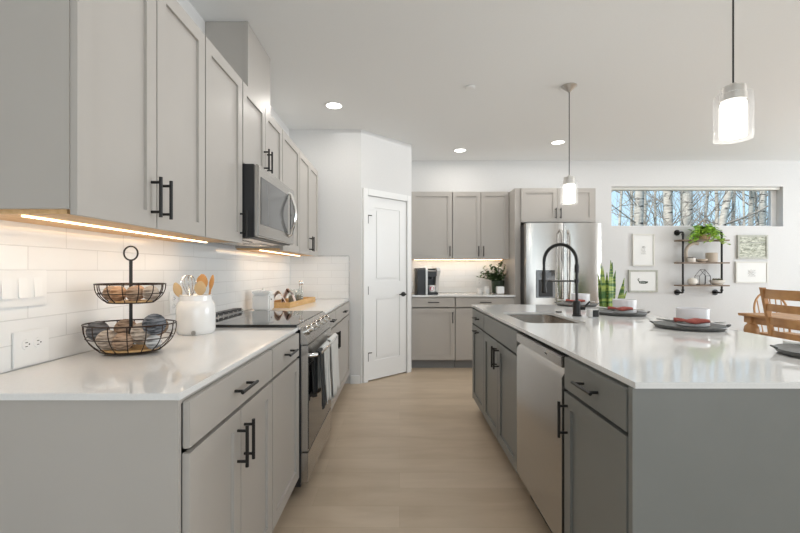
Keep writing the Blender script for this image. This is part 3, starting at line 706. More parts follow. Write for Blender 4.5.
# ------------------------------------------------------------ tiered stand with yarn
TX, TY, TZ = -1.005, 1.56, .9145
t = thing('tiered_basket_stand', 'two-tier black wire basket stand holding balls of yarn', 'basket stand', (TX, TY, TZ))
bm = NB(); tube(bm, [(0,0,.012),(0,0,.345)], .006, 10); obj('pole', bm, M['black'], t)
bm = NB(); tube(bm, [(.026*math.cos(a),0,.37+.026*math.sin(a)) for a in [2*PI*k/28 for k in range(28)]], .0032, 8, closed=True); obj('ring_handle', bm, M['black'], t)
def wire_basket(a, b, h, z0, nr=16, taper=.66, rings=(.50,)):
    bm = NB()
    def pt(u, ang):
        s = taper+(1-taper)*(1-(1-u)**2.6)
        return (a*s*math.cos(ang), b*s*math.sin(ang), z0+h*u)
    for u in (1,)+rings: tube(bm, [pt(u, 2*PI*k/48) for k in range(48)], .0028 if u == 1 else .0018, 6, closed=True)
    tube(bm, [pt(0, 2*PI*k/48) for k in range(48)], .0025, 6, closed=True)
    for k in range(nr):
        an = 2*PI*k/nr; tube(bm, [pt(i/6, an) for i in range(7)], .0018, 6)
    for k in range(-2,3): y = b*taper*k/3; hx = a*taper*math.sqrt(1-(k/3)**2); tube(bm, [(-hx,y,z0),(hx,y,z0)], .0018, 6)
    tube(bm, [(0,-b*taper,z0),(0,b*taper,z0)], .0018, 6)
    return bm
copper = mat('dark_bronze_wire', (.035,.018,.012), .4, .5)
bs = obj('lower_basket', wire_basket(.157,.125,.098,.010), copper, t)
bm = NB(); lathe(bm, [(0,0),(1,0),(1,.006),(0,.006)], 40, (0,0,.0115), .098, .078); obj('wooden_base', bm, M['traywood'], bs, label='light wood base disc')
bs = obj('upper_basket', wire_basket(.120,.092,.068,.187, 14), copper, t)
bm = NB(); lathe(bm, [(0,0),(1,0),(1,.005),(0,.005)], 40, (0,0,.1885), .074, .056); obj('wooden_base', bm, M['traywood'], bs, label='light wood base disc')
def yarn(c, r, m, label, seed):
    rnd = random.Random(seed); bm = NB(); sphere(bm, (0,0,0), r*.84, 18, 12)
    for k in range(32):
        ax = Vector((rnd.gauss(0,1), rnd.gauss(0,1), rnd.gauss(0,1))).normalized() if k % 8 == 0 else (ax+Vector((rnd.uniform(-.06,.06),rnd.uniform(-.06,.06),rnd.uniform(-.06,.06)))).normalized()
        u = ax.orthogonal().normalized(); v = ax.cross(u); off = (-.55+1.1*(k%8)/7)*r; rr_ = math.sqrt(max(r*r*.90-off*off, 1e-6))
        tube(bm, [ax*off+(u*math.cos(2*PI*i/20)+v*math.sin(2*PI*i/20))*rr_ for i in range(20)], r*.085, 5, closed=True)
    tag(obj('yarn_ball', bm, m, None, (TX+c[0]*.93, TY+c[1]*.93, TZ+c[2]+(0 if c[2]<.2 else .003))), label, 'yarn', 'yarn balls in the tiered baskets')
yarn((-.118,-.02,.082), .036, M['y_grey'], 'grey ball of yarn at the left end of the lower basket', 1)
yarn((-.062,-.045,.052), .036, M['y_beige'], 'beige ball of yarn low at the front left of the lower basket', 2)
yarn((-.04,.03,.082), .038, M['y_tan'], 'tan ball of yarn left of the pole in the lower basket', 3)
yarn((.008,-.062,.049), .032, M['y_tan'], 'tan ball of yarn at the front centre of the lower basket', 4)
yarn((.052,-.01,.071), .040, M['y_beige'], 'large beige ball of yarn right of the pole in the lower basket', 5)
yarn((.075,.062,.090), .034, M['y_brown'], 'brown ball of yarn at the back right of the lower basket', 6)
yarn((.112,-.03,.108), .038, M['y_dark'], 'slate blue speckled ball of yarn on top at the right end', 7)
yarn((.106,-.025,.042), .026, M['y_white'], 'white flecked ball of yarn under the slate blue one', 8)
yarn((-.012,.075,.050), .031, M['y_beige'], 'beige ball of yarn at the rear of the lower basket', 9)
for i,(c,m_,lb) in enumerate((((-.078,0,.218),'y_tan','tan ball of yarn at the left end of the upper basket'),((-.030,-.03,.218),'y_orange','apricot ball of yarn left of the pole in the upper basket'),
        ((.030,-.026,.218),'y_tan','tan ball of yarn right of the pole in the upper basket'),((.080,0,.218),'y_beige','beige ball of yarn at the right end of the upper basket'),((0,.045,.218),'y_orange','apricot ball of yarn at the back of the upper basket'))):
    yarn(c, .027, M[m_], lb, 20+i)
# ------------------------------------------------------------ crock with utensils
KX, KY = -.995, 2.04
t = thing('utensil_crock', 'white ceramic crock full of utensils beside the range', 'crock', (KX, KY, .9145))
bm = NB(); lathe(bm, [(0,0),(.078,0),(.083,.006),(.088,.02),(.088,.120),(.084,.145),(.073,.160),(.072,.182),(.075,.186),(.072,.188),(.066,.182),(.060,.02),(0,.015)], 48); obj('crock_body', bm, M['ceramic'], t)
bm = NB(); tube(bm, [(.03,-.085,.012),(.03,-.0885,.012)], .011, 16); obj('emblem', bm, M['nickel'], t, label='small grey emblem near the base')
def utensil(name, bm, m, label, cat, loc): return tag(obj(name, bm, m, None, (KX+loc[0], KY+loc[1], .932)), label, cat)
def spoon(name, dx, dy, L_, hw_, hl, m, label, base_=(0,0), cat='spoon'):
    bm = NB(); a = Vector((base_[0], base_[1], 0)); b = Vector((dx, dy, L_))
    tube(bm, [a, b], .005, 8); d = (b-a).normalized(); c = b+d*hl*.7
    sd_ = Vector((1,0,0)); sd_ = (sd_-d*sd_.dot(d)).normalized(); nn = d.cross(sd_)
    rings = []
    for k in range(9):
        u = k/8; ww = max(hw_*math.sin(PI*(.08+.88*u))**.7, .001); p = b+d*(hl*1.6*u-.01)
        rings.append([bm.verts.new(p+sd_*ww*math.cos(q)+nn*.004*math.sin(q)) for q in [2*PI*i/12 for i in range(12)]])
    for r1, r2 in zip(rings, rings[1:]):
        for i in range(12): bm.faces.new((r1[i], r1[(i+1)%12], r2[(i+1)%12], r2[i]))
    bm.faces.new(rings[0]); bm.faces.new(rings[-1])
    return utensil(name, bm, m, label, cat, (0,0))
spoon('wooden_spoon', -.082, 0, .170, .022, .045, M['palespoon'], 'pale wooden spoon leaning left in the white crock', (-.02,0))
spoon('wooden_fork', .012, .03, .200, .030, .050, M['spoonwood'], 'orange-brown wooden spatula standing at the back of the crock', (0,.02))
spoon('wooden_spoon', .030, -.022, .180, .029, .042, M['palespoon'], 'broad pale wooden spoon at the front right of the crock', (.02,-.01))
spoon('wooden_spatula', .066, .012, .205, .012, .045, M['spoonwood'], 'narrow dark wooden spatula leaning right in the crock', (.03,.01))
bm = NB(); tube(bm, [(-.012,-.02,0),(-.022,-.012,.15)], .006, 8)
for k in range(6):
    a = PI*k/6; cs, sn = math.cos(a), math.sin(a); pts = []
    for i in range(17):
        u = i/16; rr_ = .026*math.sin(2*PI*u) if False else .026*math.sin(PI*min(1,u))*1
        th = 2*PI*u; px = .034*math.sin(th)*(1 if True else 1); pz = .15+.115*(math.sin(PI*u))
        pts.append((-.022-.012*(pz-.15)/.11+px*cs, -.012+px*sn, pz))
    tube(bm, pts, .0015, 5)
utensil('whisk', bm, M['steel2'], 'steel wire whisk in the white crock', 'whisk', (0,0))
# second canister
t = thing('canister', 'square-shouldered white canister with lid beyond the cooktop', 'canister', (-1.055, 3.23, .9145))
bm = NB(); box(bm, -.068, .068, -.06, .06, 0, .125, bev=.012, seg=3); obj('canister_body', bm, M['ceramic'], t)
bm = NB(); box(bm, -.07, .07, -.062, .062, .1255, .150, bev=.006); lathe(bm, [(0,.150),(.012,.150),(.010,.158),(.014,.168),(0,.172)], 16); obj('lid', bm, M['ceramic'], t)
bm = NB(); tube(bm, [(.068,-.02,.085),(.075,-.02,.085)], .008, 12); obj('clasp', bm, M['nickel'], t)
# tray with striped napkins and jars
t = thing('wooden_tray', 'light wooden tray in the corner holding napkins and jars', 'tray', (-.965, 3.76, .9145), math.radians(-5))
bm = NB(); box(bm, -.105, .105, -.36, .36, 0, .010)
box(bm, -.105, -.093, -.36, .36, .010, .045); box(bm, .093, .105, -.36, .36, .010, .045); box(bm, -.093, .093, -.36, -.348, .010, .045); box(bm, -.093, .093, .348, .36, .010, .045)
obj('tray_body', bm, M['traywood'], t, smooth=False)
def drape(x, y, z, w_, L_, h, m, label, ph, rz):
    bm = NB(); G = []
    for i in range(19):
        u = i/18; row = []
        for j in range(9):
            v = j/8; X = -L_/2+L_*u; Z = h*max(0,math.sin(PI*min(1,u*1.15)))**1.2*(1-.25*v)+.004*math.sin(8*v+ph)
            row.append(bm.verts.new((X, -w_/2+w_*v+.02*math.sin(u*3+ph), max(Z,.0)+.003)))
        G.append(row)
    for a, b in zip(G, G[1:]):
        for j in range(8): bm.faces.new((a[j],a[j+1],b[j+1],b[j]))
    o = obj('folded_napkin', bm, m, None, (x,y,z), rz); q = o.modifiers.new('t','SOLIDIFY'); q.thickness = .006; q.offset = 0
    tag(o, label, 'napkin', 'striped napkins on the wooden tray')
stripe2 = stripes('pink_brown_stripe', (.70,.58,.54), (.10,.06,.055), 8, 'X', .84)
drape(-1.005, 3.49, .930, .12, .15, .12, M['towel_b'], 'cream and dark striped napkin at the left of the tray', .3, .2)
drape(-.955, 3.635, .930, .12, .15, .13, stripe2, 'pink and brown striped napkin at the middle of the tray', 1.4, .1)
def glassjar(x, y, label):
    t = thing('glass_jar', label, 'jar', (x, y, .9255), 0, 'glass jars on the wooden tray')
    bm = NB(); lathe(bm, [(0,0),(.031,0),(.034,.006),(.034,.095),(.028,.110),(.028,.122),(.026,.122),(.026,.110),(.031,.093),(.031,.008),(0,.005)], 24); obj('jar_body', bm, M['jar'], t)
    bm = NB(); lathe(bm, [(0,.0085),(.030,.0085),(.030,.07),(0,.072)], 20); obj('jar_contents', bm, mat('olive_herbs', (.22,.20,.11), .9), t, label='olive dried herbs')
    return t
glassjar(-.975, 3.79, 'left glass jar of olive herbs on the wooden tray')
glassjar(-.925, 3.86, 'right glass jar of olive herbs on the wooden tray')
bm = NB()
for dx, dy in ((0,0),(.018,.01)):
    tube(bm, [(dx,dy,.0),(dx+.012,dy,.13)], .003, 6); sphere(bm, (dx+.014,dy,.150), .014, 12, 8, (1,.35,1.5))
tag(obj('teaspoons', bm, M['steel2'], None, (-.935, 3.855, .955)), 'two steel teaspoons standing in the right glass jar', 'spoons')

# ------------------------------------------------------------ back counter items
t = thing('coffee_machine', 'black and silver pod coffee machine on the back counter', 'coffee machine', (.345, 5.42, .9145), math.radians(6))
bm = NB(); prism(bm, [(-.15,0),(-.15,.31),(-.13,.335),(.12,.335),(.12,0)], -.135, -.03, 'x')
box(bm, -.03, .14, .03, .12, 0, .33, bev=.01); obj('machine_body', bm, M['blackplastic'], t)
bm = NB(); prism(bm, [(-.155,.0),(-.155,.315),(-.13,.342),(.10,.342),(.10,.33),(-.12,.33),(-.142,.308),(-.142,0)], -.03, -.005, 'x')
prism(bm, [(-.02,.0),(-.06,.20),(-.14,.30),(-.12,.342),(.12,.342),(.12,.0)], .118, .16, 'x'); obj('silver_frame', bm, M['silver'], t, label='silver side frame')
bm = NB(); box(bm, -.004, .117, -.13, .03, .225, .325, bev=.012); tube(bm, [(.055,-.08,.225),(.055,-.08,.195)], .025, 16); obj('brew_head', bm, M['blackplastic'], t)
bm = NB(); box(bm, -.01, .13, -.16, .03, .002, .03, bev=.006); obj('drip_tray', bm, M['blackplastic'], t)
bm = NB(); tube(bm, [(0,-.128,.30),(.11,-.128,.30)], .008, 10); obj('lift_handle', bm, M['steel2'], t)
t = thing('mug', 'white mug with a crimson round print under the coffee machine spout', 'mug', (.412, 5.338, .9455))
bm = NB(); lathe(bm, [(0,0),(.036,0),(.040,.004),(.042,.085),(.040,.086),(.037,.084),(.036,.008),(0,.006)], 32); obj('mug_body', bm, M['ceramic'], t)
bm = NB(); tube(bm, [(.040,-.004,.07),(.062,-.006,.065),(.066,-.008,.045),(.058,-.006,.025),(.039,-.004,.02)], .005, 8); obj('handle', bm, M['ceramic'], t)
bm = NB()
for k in range(1): 
    vs = []
    for i in range(24):
        a = 2*PI*i/24; x_ = .028*math.cos(a); z_ = .045+.028*math.sin(a); vs.append(bm.verts.new((x_, -math.sqrt(.0425**2-x_*x_)-.0004, z_)))
    bm.faces.new(vs)
obj('round_print', bm, M['red'], t, label='crimson round print')
def smallpot(x, label, h, r=.033):
    t = thing('small_jar', label, 'jar', (x, 5.52, .9145), 0, 'small white jars on the back counter')
    bm = NB(); lathe(bm, [(0,0),(r*.9,0),(r,.006),(r,h*.8),(r*.85,h*.85),(0,h*.86)], 24); obj('jar_body', bm, M['ceramic'], t)
    bm = NB(); lathe(bm, [(0,h*.86+.0005),(r*.9,h*.86+.0005),(r*.9,h),(0,h)], 24); obj('lid', bm, M['plastic'], t)
smallpot(1.06, 'lower white lidded jar on the back counter, left of the taller one', .07)
smallpot(1.155, 'taller white lidded jar on the back counter, next to the plant', .095, .036)
# plant in pots
def leaf_mesh(bm, p, d, L_, W_, droop=.3, up=Vector((0,0,1)), n=5):
    d = d.normalized(); s = d.cross(up); s = s.normalized() if s.length > 1e-4 else Vector((1,0,0)); nn = s.cross(d)
    prev = None; q = p.copy(); dd = d.copy()
    prof = [0.05,.75,1,.8,.45,.02]
    for k in range(n+1):
        w_ = W_*prof[k]/2; a = bm.verts.new(q-s*w_+nn*.12*w_); c = bm.verts.new(q); b = bm.verts.new(q+s*w_+nn*.12*w_)
        if prev: bm.faces.new((prev[0],prev[1],c,a)); bm.faces.new((prev[1],prev[2],b,c))
        prev = (a,c,b); dd = (dd+Vector((0,0,-droop/n))).normalized(); q = q+dd*L_/n
t = thing('potted_plant', 'leafy dark green plant in dark pot on the back counter', 'plant', (1.315, 5.57, .9145))
bm = NB(); lathe(bm, [(0,0),(.066,0),(.080,.02),(.086,.17),(.080,.175),(.078,.16),(.06,.155),(0,.155)], 28); obj('dark_glass_pot', bm, mat('dark_green_glass', (.03,.045,.025), .12), t, label='dark green pot')
bm = NB(); rnd = random.Random(4)
for k in range(44):
    a = rnd.uniform(0,2*PI); el = rnd.uniform(.35,1.5); L_ = rnd.uniform(.13,.30)
    if k == 0: a, el, L_ = PI*1.03, .45, .26
    if k == 1: a, el, L_ = PI*.97, .95, .29
    d = Vector((math.cos(a)*math.cos(el), math.sin(a)*math.cos(el)*.7, math.sin(el)))
    p0 = Vector((.03*math.cos(a), .03*math.sin(a), .15)); pts = [p0+d*L_*u+Vector((0,0,-.05*u*u)) for u in (0,.25,.5,.75,1)]
    tube(bm, pts, .0022, 5)
    for i in range(9):
        u = .25+.75*i/8; p = p0+d*L_*u+Vector((0,0,-.05*u*u)); b_ = rnd.uniform(0,2*PI)
        leaf_mesh(bm, p, d*.5+Vector((math.cos(b_),math.sin(b_),rnd.uniform(-.2,.6))), rnd.uniform(.045,.07), rnd.uniform(.028,.042))
for v in bm.verts:
    if v.co.x > .06: v.co.x = .06+(v.co.x-.06)*.22
    v.co.y = min(v.co.y, .18); v.co.z = min(v.co.z, .43)
obj('foliage', bm, M['darkleaf'], t)
t = thing('square_pot', 'small square white planter in front of the dark pot', 'pot', (1.31, 5.435, .9145))
bm = NB(); box(bm, -.045, .045, -.045, .045, .006, .10, bev=.006); obj('pot_body', bm, M['ceramic'], t)
obj('wooden_base', B(-.04,.04,-.04,.04,0,.0055), M['shelfwood'], t)
obj('soil', B(-.038,.038,-.038,.038,.1002,.104), M['soil'], t)

# ------------------------------------------------------------ snake plant on the floor behind the island
t = thing('snake_plant', 'tall green snake plant standing between refrigerator and wall pictures', 'plant', (2.28, 4.52, 0))
bm = NB(); lathe(bm, [(0,0),(.12,0),(.13,.01),(.16,.48),(.155,.49),(.145,.47),(0,.46)], 36); obj('pot', bm, M['cream'], t)
bm = NB(); lathe(bm, [(0,.461),(.143,.465),(0,.468)], 24); obj('soil', bm, M['soil'], t)
for i,(px,tip,lx,w_) in enumerate(((-.045,1.30,-.03,.055),(-.015,1.33,.0,.06),(.03,1.31,.03,.055),(.055,1.14,.085,.05),(.085,1.12,.045,.045),(-.06,1.18,-.06,.05),(.01,1.08,-.02,.055),(.06,1.0,.11,.05),(-.075,1.27,-.02,.05),(.0,1.22,.06,.055),(-.035,1.2,.01,.06),(.03,1.15,-.01,.05),(.09,1.05,.07,.045))):
    bm = NB(); prev = None; rnd = random.Random(i); yy = rnd.uniform(-.07,.07)
    for k in range(13):
        u = k/12; z = .46+(tip-.46)*u; x = px+lx*u*u; ww = w_*.38*(.55+.9*math.sin(PI*min(.99,u*.62+.12)))*(1 if u < .7 else max(.03,max(0,1-(u-.7)/.3)**.8)); tw = .35*math.sin(u*2+i)
        a = bm.verts.new((x-ww*math.cos(tw), yy-ww*math.sin(tw), z)); c = bm.verts.new((x, yy+.010, z)); b = bm.verts.new((x+ww*math.cos(tw), yy+ww*math.sin(tw), z))
        if prev: bm.faces.new((prev[0],prev[1],c,a)); bm.faces.new((prev[1],prev[2],b,c))
        prev = (a,c,b)
    o = obj('leaf', bm, M['snake'], t); q = o.modifiers.new('t','SOLIDIFY'); q.thickness = .003

# ------------------------------------------------------------ wall pictures
def squiggle(bm, pts, r=.0022, y=-.0235): tube(bm, [(x, y, z) for x, z in pts], r, 5)
def picture(x0, x1, y0, y1, m, label, art, matw=.02, fw=.018, paper=None):
    X0, X1, Z1, Z0 = wx(x0, YB-.02), wx(x1, YB-.02), wz(y0, YB-.02), wz(y1, YB-.02)
    w_, h = (X1-X0)/2, (Z1-Z0)/2
    t = thing('framed_picture', label, 'picture', ((X0+X1)/2, YB-.001, (Z0+Z1)/2))
    bm = NB(); box(bm, -w_, -w_+fw, -.028, 0, -h, h, bev=.002); box(bm, w_-fw, w_, -.028, 0, -h, h, bev=.002); box(bm, -w_+fw, w_-fw, -.028, 0, -h, -h+fw, bev=.002); box(bm, -w_+fw, w_-fw, -.028, 0, h-fw, h, bev=.002)
    obj('frame', bm, m, t)
    obj('paper', B(-w_+fw, w_-fw, -.018, -.004, -h+fw, h-fw), paper or M['paper'], t)
    if art:
        bm = NB(); art(bm, w_, h); obj('drawing', bm, M['darkink'] if 'swan' in label else M['ink'], t)
def art_swan(bm, w_, h):
    squiggle(bm, [(-.052,.028),(-.065,.034),(-.072,.024),(-.066,.008),(-.05,-.006),(-.055,-.02)], .005, -.0195)
    squiggle(bm, [(-.055,-.02),(-.02,-.03),(.03,-.03),(.06,-.018)], .006, -.0195)
    squiggle(bm, [(-.045,-.008),(-.01,-.002),(.03,-.006),(.066,-.010)], .005, -.0195)
    squiggle(bm, [(-.03,-.016),(.02,-.014),(.05,-.02)], .005, -.0195)
def art_sketch(bm, w_, h):
    for k, x in enumerate((-.022,-.004,.016)):
        squiggle(bm, [(x,-.055),(x+.008,-.02),(x-.006,.01),(x+.010,.03),(x,.048)], .0014, -.0195)
    squiggle(bm, [(-.03,-.05),(0,-.058),(.035,-.052)], .0016, -.0195); squiggle(bm, [(-.015,.04),(.005,.055),(.018,.038),(.002,.028),(-.015,.04)], .0014, -.0195)
def art_scribble(bm, w_, h):
    rnd = random.Random(3)
    for k in range(8):
        z = .03-.012*k; squiggle(bm, [(-.055+.015*i+rnd.uniform(-.004,.004), z+rnd.uniform(-.008,.008)) for i in range(8)], .0012, -.0195)
def art_land(bm, w_, h):
    squiggle(bm, [(-w_+.02,h*.35),(-w_*.3,h*.42),(w_*.2,h*.33),(w_-.02,h*.38)], .004, -.0195)
picture(632.5,654.3,233.8,266, M['frame_w'], 'tall whitewashed frame with faint sketch, upper left of shelves', art_sketch)
picture(628.6,657.7,270,292.3, M['frame_g'], 'grey framed swan print, lower left of the wall shelves', art_swan, fw=.024)
picture(737.5,767.7,235,258.7, M['frame_g'], 'grey framed landscape print, upper right of the wall shelves', art_land, fw=.026, paper=M['print'])
picture(735.7,767.7,261.6,282.9, M['frame_w'], 'white framed faint scribble drawing, lower right of the wall shelves', art_scribble)

# ------------------------------------------------------------ pipe shelf
t = thing('wall_shelf', 'black iron pipe wall shelf with three wooden boards', 'shelf', (4.10, YB, 0))
PXs = (3.843-4.10, 4.37-4.10); YP = -.125; ZT, ZBt = 1.743, .918
for x in PXs:
    bm = NB()
    tube(bm, [(x,0-.002,ZT),(x,YP+.02,ZT),(x,YP+.004,ZT-.004),(x,YP,ZT-.02),(x,YP,ZBt+.02),(x,YP+.004,ZBt+.004),(x,YP+.02,ZBt),(x,-.002,ZBt)], .0125, 12)
    for z in (ZT, ZBt): tube(bm, [(x,-.001,z),(x,-.010,z)], .040, 24); tube(bm, [(x,-.010,z),(x,-.03,z)], .019, 16)
    for z in (ZT-.035, ZBt+.035): tube(bm, [(x,YP,z-.012),(x,YP,z+.012)], .0175, 12)
    obj('pipe_frame', bm, M['black'], t)
SHZ = (1.625, 1.322, 1.017)
for z in SHZ:
    bm = NB(); box(bm, 3.77-4.10, 4.41-4.10, -.215, -.05, z-.009, z+.009, bev=.002); obj('board', bm, M['shelfwood'], t)
YS = YB-.13
# vine plant on top board
PXc = 4.10; 
t = thing('hanging_vine_plant', 'bright green trailing vine plant in hooped basket on top shelf', 'plant', (PXc, YS-.02, SHZ[0]+.0095))
bm = NB(); lathe(bm, [(0,0),(.06,0),(.075,.01),(.088,.06),(.085,.065),(.08,.058),(0,.055)], 28); tube(bm, [(.092*math.cos(PI*k/16),0,.085+.17*math.sin(PI*k/16)) for k in range(17)], .004, 8); obj('basket', bm, M['wicker'], t)
bm = NB(); rnd = random.Random(12)
for k in range(52):
    a = rnd.uniform(0,2*PI); L_ = rnd.uniform(.16,.34); lx, ly = math.cos(a), math.sin(a)*.55-.15
    if k < 3: lx, ly, L_ = .8, -.3, .40-.05*k
    if k in (3,4): lx, ly, L_ = -.1, -.9, .30
    pts = []
    for i in range(9):
        u = i/8; pts.append(Vector((lx*L_*u*.8, min(ly*L_*u*.75, .06), .09+.26*L_*math.sin(PI*u*.9)+.03*(k%5)*u*(1-u)*2-(.45*L_)*u*u)))
    tube(bm, pts, .0016, 5)
    for i in range(1,9):
        b_ = rnd.uniform(0,2*PI); leaf_mesh(bm, pts[i], Vector((math.cos(b_),math.sin(b_)*.7-.25,rnd.uniform(-.5,.6))), rnd.uniform(.05,.08), rnd.uniform(.045,.065), .6)
obj('foliage', bm, M['leaf'], t)
# middle board: arch, cup, bowl, pot
zb = SHZ[1]+.0095
def sx_(px): return wx(px, YS)
bm = NB(); pts = [(.012,0,.0)]+[(.13-.13*math.cos(a), 0, .13+.130*math.sin(a)) for a in [PI*.60*k/12 for k in range(13)]]
tube(bm, pts, [.022]*len(pts), 14); tag(obj('arch_ornament', bm, M['terra'], None, (sx_(688), YS+.045, zb)), 'curved sand-coloured arch ornament on the middle shelf', 'ornament')
bm = NB(); lathe(bm, [(0,0),(.042,0),(.045,.005),(.047,.058),(.043,.060),(.040,.056),(0,.05)], 28)
o = obj('candle_cup', bm, M['cream'], None, (sx_(689), YS-.05, zb)); tag(o, 'small cream cup with dark rim on the middle shelf', 'cup')
bm = NB(); lathe(bm, [(.0445,.0605),(.048,.0605),(.048,.070),(.0445,.070),(.0445,.0605)], 28); obj('rim_band', bm, M['black'], o, label='dark rim band')
bm = NB(); lathe(bm, [(0,0),(.03,0),(.06,.02),(.068,.042),(.064,.043),(.055,.022),(0,.01)], 28); tag(obj('shallow_bowl', bm, M['terra'], None, (sx_(700), YS-.03, zb)), 'small sand-coloured bowl at the centre of the middle shelf', 'bowl')
bm = NB(); lathe(bm, [(0,0),(.060,0),(.067,.006),(.069,.125),(.064,.128),(.060,.122),(0,.11)], 32); tag(obj('round_pot', bm, M['terra'], None, (sx_(711), YS-.01, zb)), 'sand-coloured cylinder pot at right of the middle shelf', 'pot')
# bottom board
zb = SHZ[2]+.0095
bm = NB(); lathe(bm, [(0,0),(.035,0),(.055,.02),(.06,.05),(.050,.082),(.02,.095),(0,.096)], 28); tag(obj('round_vase', bm, M['cream'], None, (sx_(691), YS-.03, zb)), 'round cream candle holder at left of the bottom shelf', 'candle holder')
t = thing('terrarium', 'small black metal house-shaped terrarium on the bottom shelf', 'terrarium', (sx_(701.5), YS-.02, zb))
bm = NB(); q = .072; d_ = .045
for y in (-d_, d_):
    P_ = [(-q,y,.004),(q,y,.004),(q,y,.12),(0,y,.205),(-q,y,.12)]
    tube(bm, P_, .0035, 6, closed=True)
for x,z in ((-q,.004),(q,.004),(q,.12),(0,.205),(-q,.12)): tube(bm, [(x,-d_,z),(x,d_,z)], .0035, 6)
tube(bm, [(0,-d_,.004),(0,-d_,.205)], .003, 6); obj('metal_frame', bm, M['black'], t)
obj('base_tray', B(-q+.004,q-.004,-d_+.004,d_-.004,.0,.012), M['terra'], t)
t = thing('succulent_bowl', 'white bowl of small succulents at right of the bottom shelf', 'plant', (sx_(715.5), YS-.03, zb))
bm = NB(); lathe(bm, [(0,0),(.05,0),(.082,.03),(.088,.062),(.083,.064),(.077,.05),(0,.045)], 32); obj('bowl', bm, M['cream'], t)
bm = NB(); rnd = random.Random(8)
for cx_, cy_ in ((-.045,0),(-.01,-.02),(.03,.0),(-.02,.03)):
    for k in range(14): a = k*2.4; leaf_mesh(bm, Vector((cx_,cy_,.055)), Vector((math.cos(a),math.sin(a),.4+.08*k)), .045, .018, 0)
obj('succulents', bm, vary(mat('dusky_succulent', (.15,.16,.08), .6), (.12,.14,.06), (.30,.22,.14), nscale=20), t)

# ------------------------------------------------------------ dining table and chairs
TXL, TXR, TYN, TYF = 3.76, 4.80, 2.75, 4.64
t = thing('dining_table', 'honey oak dining table with turned legs right of the island', 'table', ((TXL+TXR)/2, (TYN+TYF)/2, 0))
hx_, hy_ = (TXR-TXL)/2, (TYF-TYN)/2
obj('tabletop', B(-hx_, hx_, -hy_, hy_, .722, .750, bev=.006), M['wood'], t)
bm = NB(); 
for a in ((-hx_+.06,-hx_+.085,-hy_+.10,hy_-.10),(hx_-.085,hx_-.06,-hy_+.10,hy_-.10),(-hx_+.1,hx_-.1,-hy_+.06,-hy_+.085),(-hx_+.1,hx_-.1,hy_-.085,hy_-.06)): box(bm, *a, .645, .721)
obj('apron', bm, M['wood'], t)
for x in (-hx_+.085, hx_-.085):
    for y in (-hy_+.085, hy_-.085):
        bm = NB(); box(bm, x-.048, x+.048, y-.048, y+.048, .652, .7215, bev=.004)
        lathe(bm, [(0,0),(.03,0),(.036,.03),(.030,.06),(.045,.10),(.050,.22),(.040,.35),(.030,.44),(.038,.48),(.062,.52),(.070,.565),(.062,.61),(.038,.64),(.042,.652),(0,.652)], 24, (x,y,0)); obj('leg', bm, M['wood'], t)
def bow(bm, P0, P1, hgt, th, depth, n=8):   # slat between two points, curved backwards
    rows = []
    for i in range(n+1):
        u = i/n; y = P0[1]+(P1[1]-P0[1])*u; x = P0[0]+(P1[0]-P0[0])*u-depth*math.sin(PI*u); z = P0[2]
        rows.append([bm.verts.new(c) for c in ((x-th/2,y,z-hgt/2),(x+th/2,y,z-hgt/2),(x+th/2,y,z+hgt/2),(x-th/2,y,z+hgt/2))])
    for a, b in zip(rows, rows[1:]):
        for k in range(4): bm.faces.new((a[k],a[(k+1)%4],b[(k+1)%4],b[k]))
    bm.faces.new(rows[0][::-1]); bm.faces.new(rows[-1])
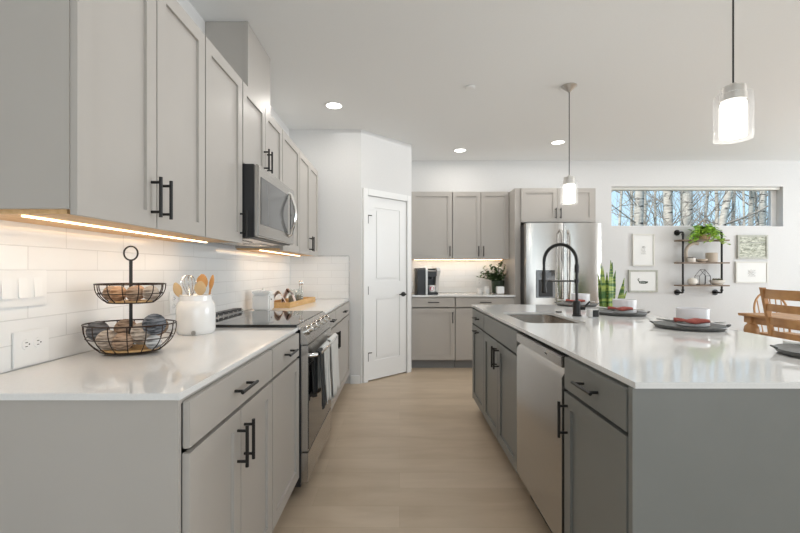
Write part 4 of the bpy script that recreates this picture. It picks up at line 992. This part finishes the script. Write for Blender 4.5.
# ladder-back chair facing +x, origin at centre of seat
t = thing('ladder_back_chair', 'oak ladder-back dining chair drawn up at the near table side', 'chair', (3.815, 3.80, 0), math.radians(-3))
hb = .25
def bx_(z): return -.175-.115*max(0,(z-.45))/.60
for s in (-1,1):
    bm = NB(); zs = (0,.2,.45,.75,1.02,1.055); rs = []
    for z in zs:
        xx = bx_(z)-(.06*(1-z/.45) if z < .45 else 0); w2 = .017 if z < 1.05 else .019
        rs.append([bm.verts.new((xx+a*.019, s*hb+b*w2, z)) for a, b in ((-1,-1),(1,-1),(1,1),(-1,1))])
    for a, b in zip(rs, rs[1:]):
        for k in range(4): bm.faces.new((a[k],a[(k+1)%4],b[(k+1)%4],b[k]))
    bm.faces.new(rs[0][::-1]); bm.faces.new(rs[-1]); obj('back_post', bm, M['wood'], t)
    bm = NB(); lathe(bm, [(0,0),(.016,0),(.02,.1),(.026,.3),(.022,.425),(0,.425)], 16, (.19,s*.20,0)); obj('leg', bm, M['wood'], t)
for z, hh in ((.995,.09),(.865,.07),(.735,.07),(.61,.06)):
    bm = NB(); bow(bm, (bx_(z),-hb+.015,z), (bx_(z),hb-.015,z), hh, .016, .035); obj('back_slat', bm, M['wood'], t)
bm = NB(); box(bm, -.20, .23, -.235, .235, .426, .455, bev=.012); obj('seat', bm, M['wood'], t)
bm = NB(); tube(bm, [(-.20,-.25,.22),(.19,-.20,.2)], .010, 8); tube(bm, [(-.20,.25,.22),(.19,.20,.2)], .010, 8); tube(bm, [(0,-.225,.21),(0,.225,.21)], .010, 8); obj('stretcher', bm, M['wood'], t)
# windsor hoop-back chair at the far end of the table
t = thing('windsor_chair', 'hoop-back oak chair at the far end of the dining table, mostly hidden', 'chair', (4.62, 4.98, 0), 0)
bm = NB(); box(bm, -.22, .22, -.22, .20, .43, .46, bev=.014); obj('seat', bm, M['wood'], t)
hoop = [(-.20,.17,.455)]+[(.21*math.cos(PI-PI*k/14), .20+.05*math.sin(PI*k/14), .70+.25*math.sin(PI*k/14)) for k in range(15)]+[(.20,.17,.455)]
bm = NB(); tube(bm, hoop, .012, 10); obj('hoop', bm, M['wood'], t)
for k in range(-2,3):
    bm = NB(); x = k*.065; tube(bm, [(x,.17,.455),(x*1.15,.235,.68+.25*math.sqrt(1-(x*1.15/.21)**2))], .006, 8); obj('spindle', bm, M['wood'], t)
for sx2 in (-1,1):
    for sy2 in (-1,1): bm = NB(); tube(bm, [(sx2*.15,sy2*.14,.435),(sx2*.19,sy2*.18,0)], [.018,.013], 10); obj('leg', bm, M['wood'], t)
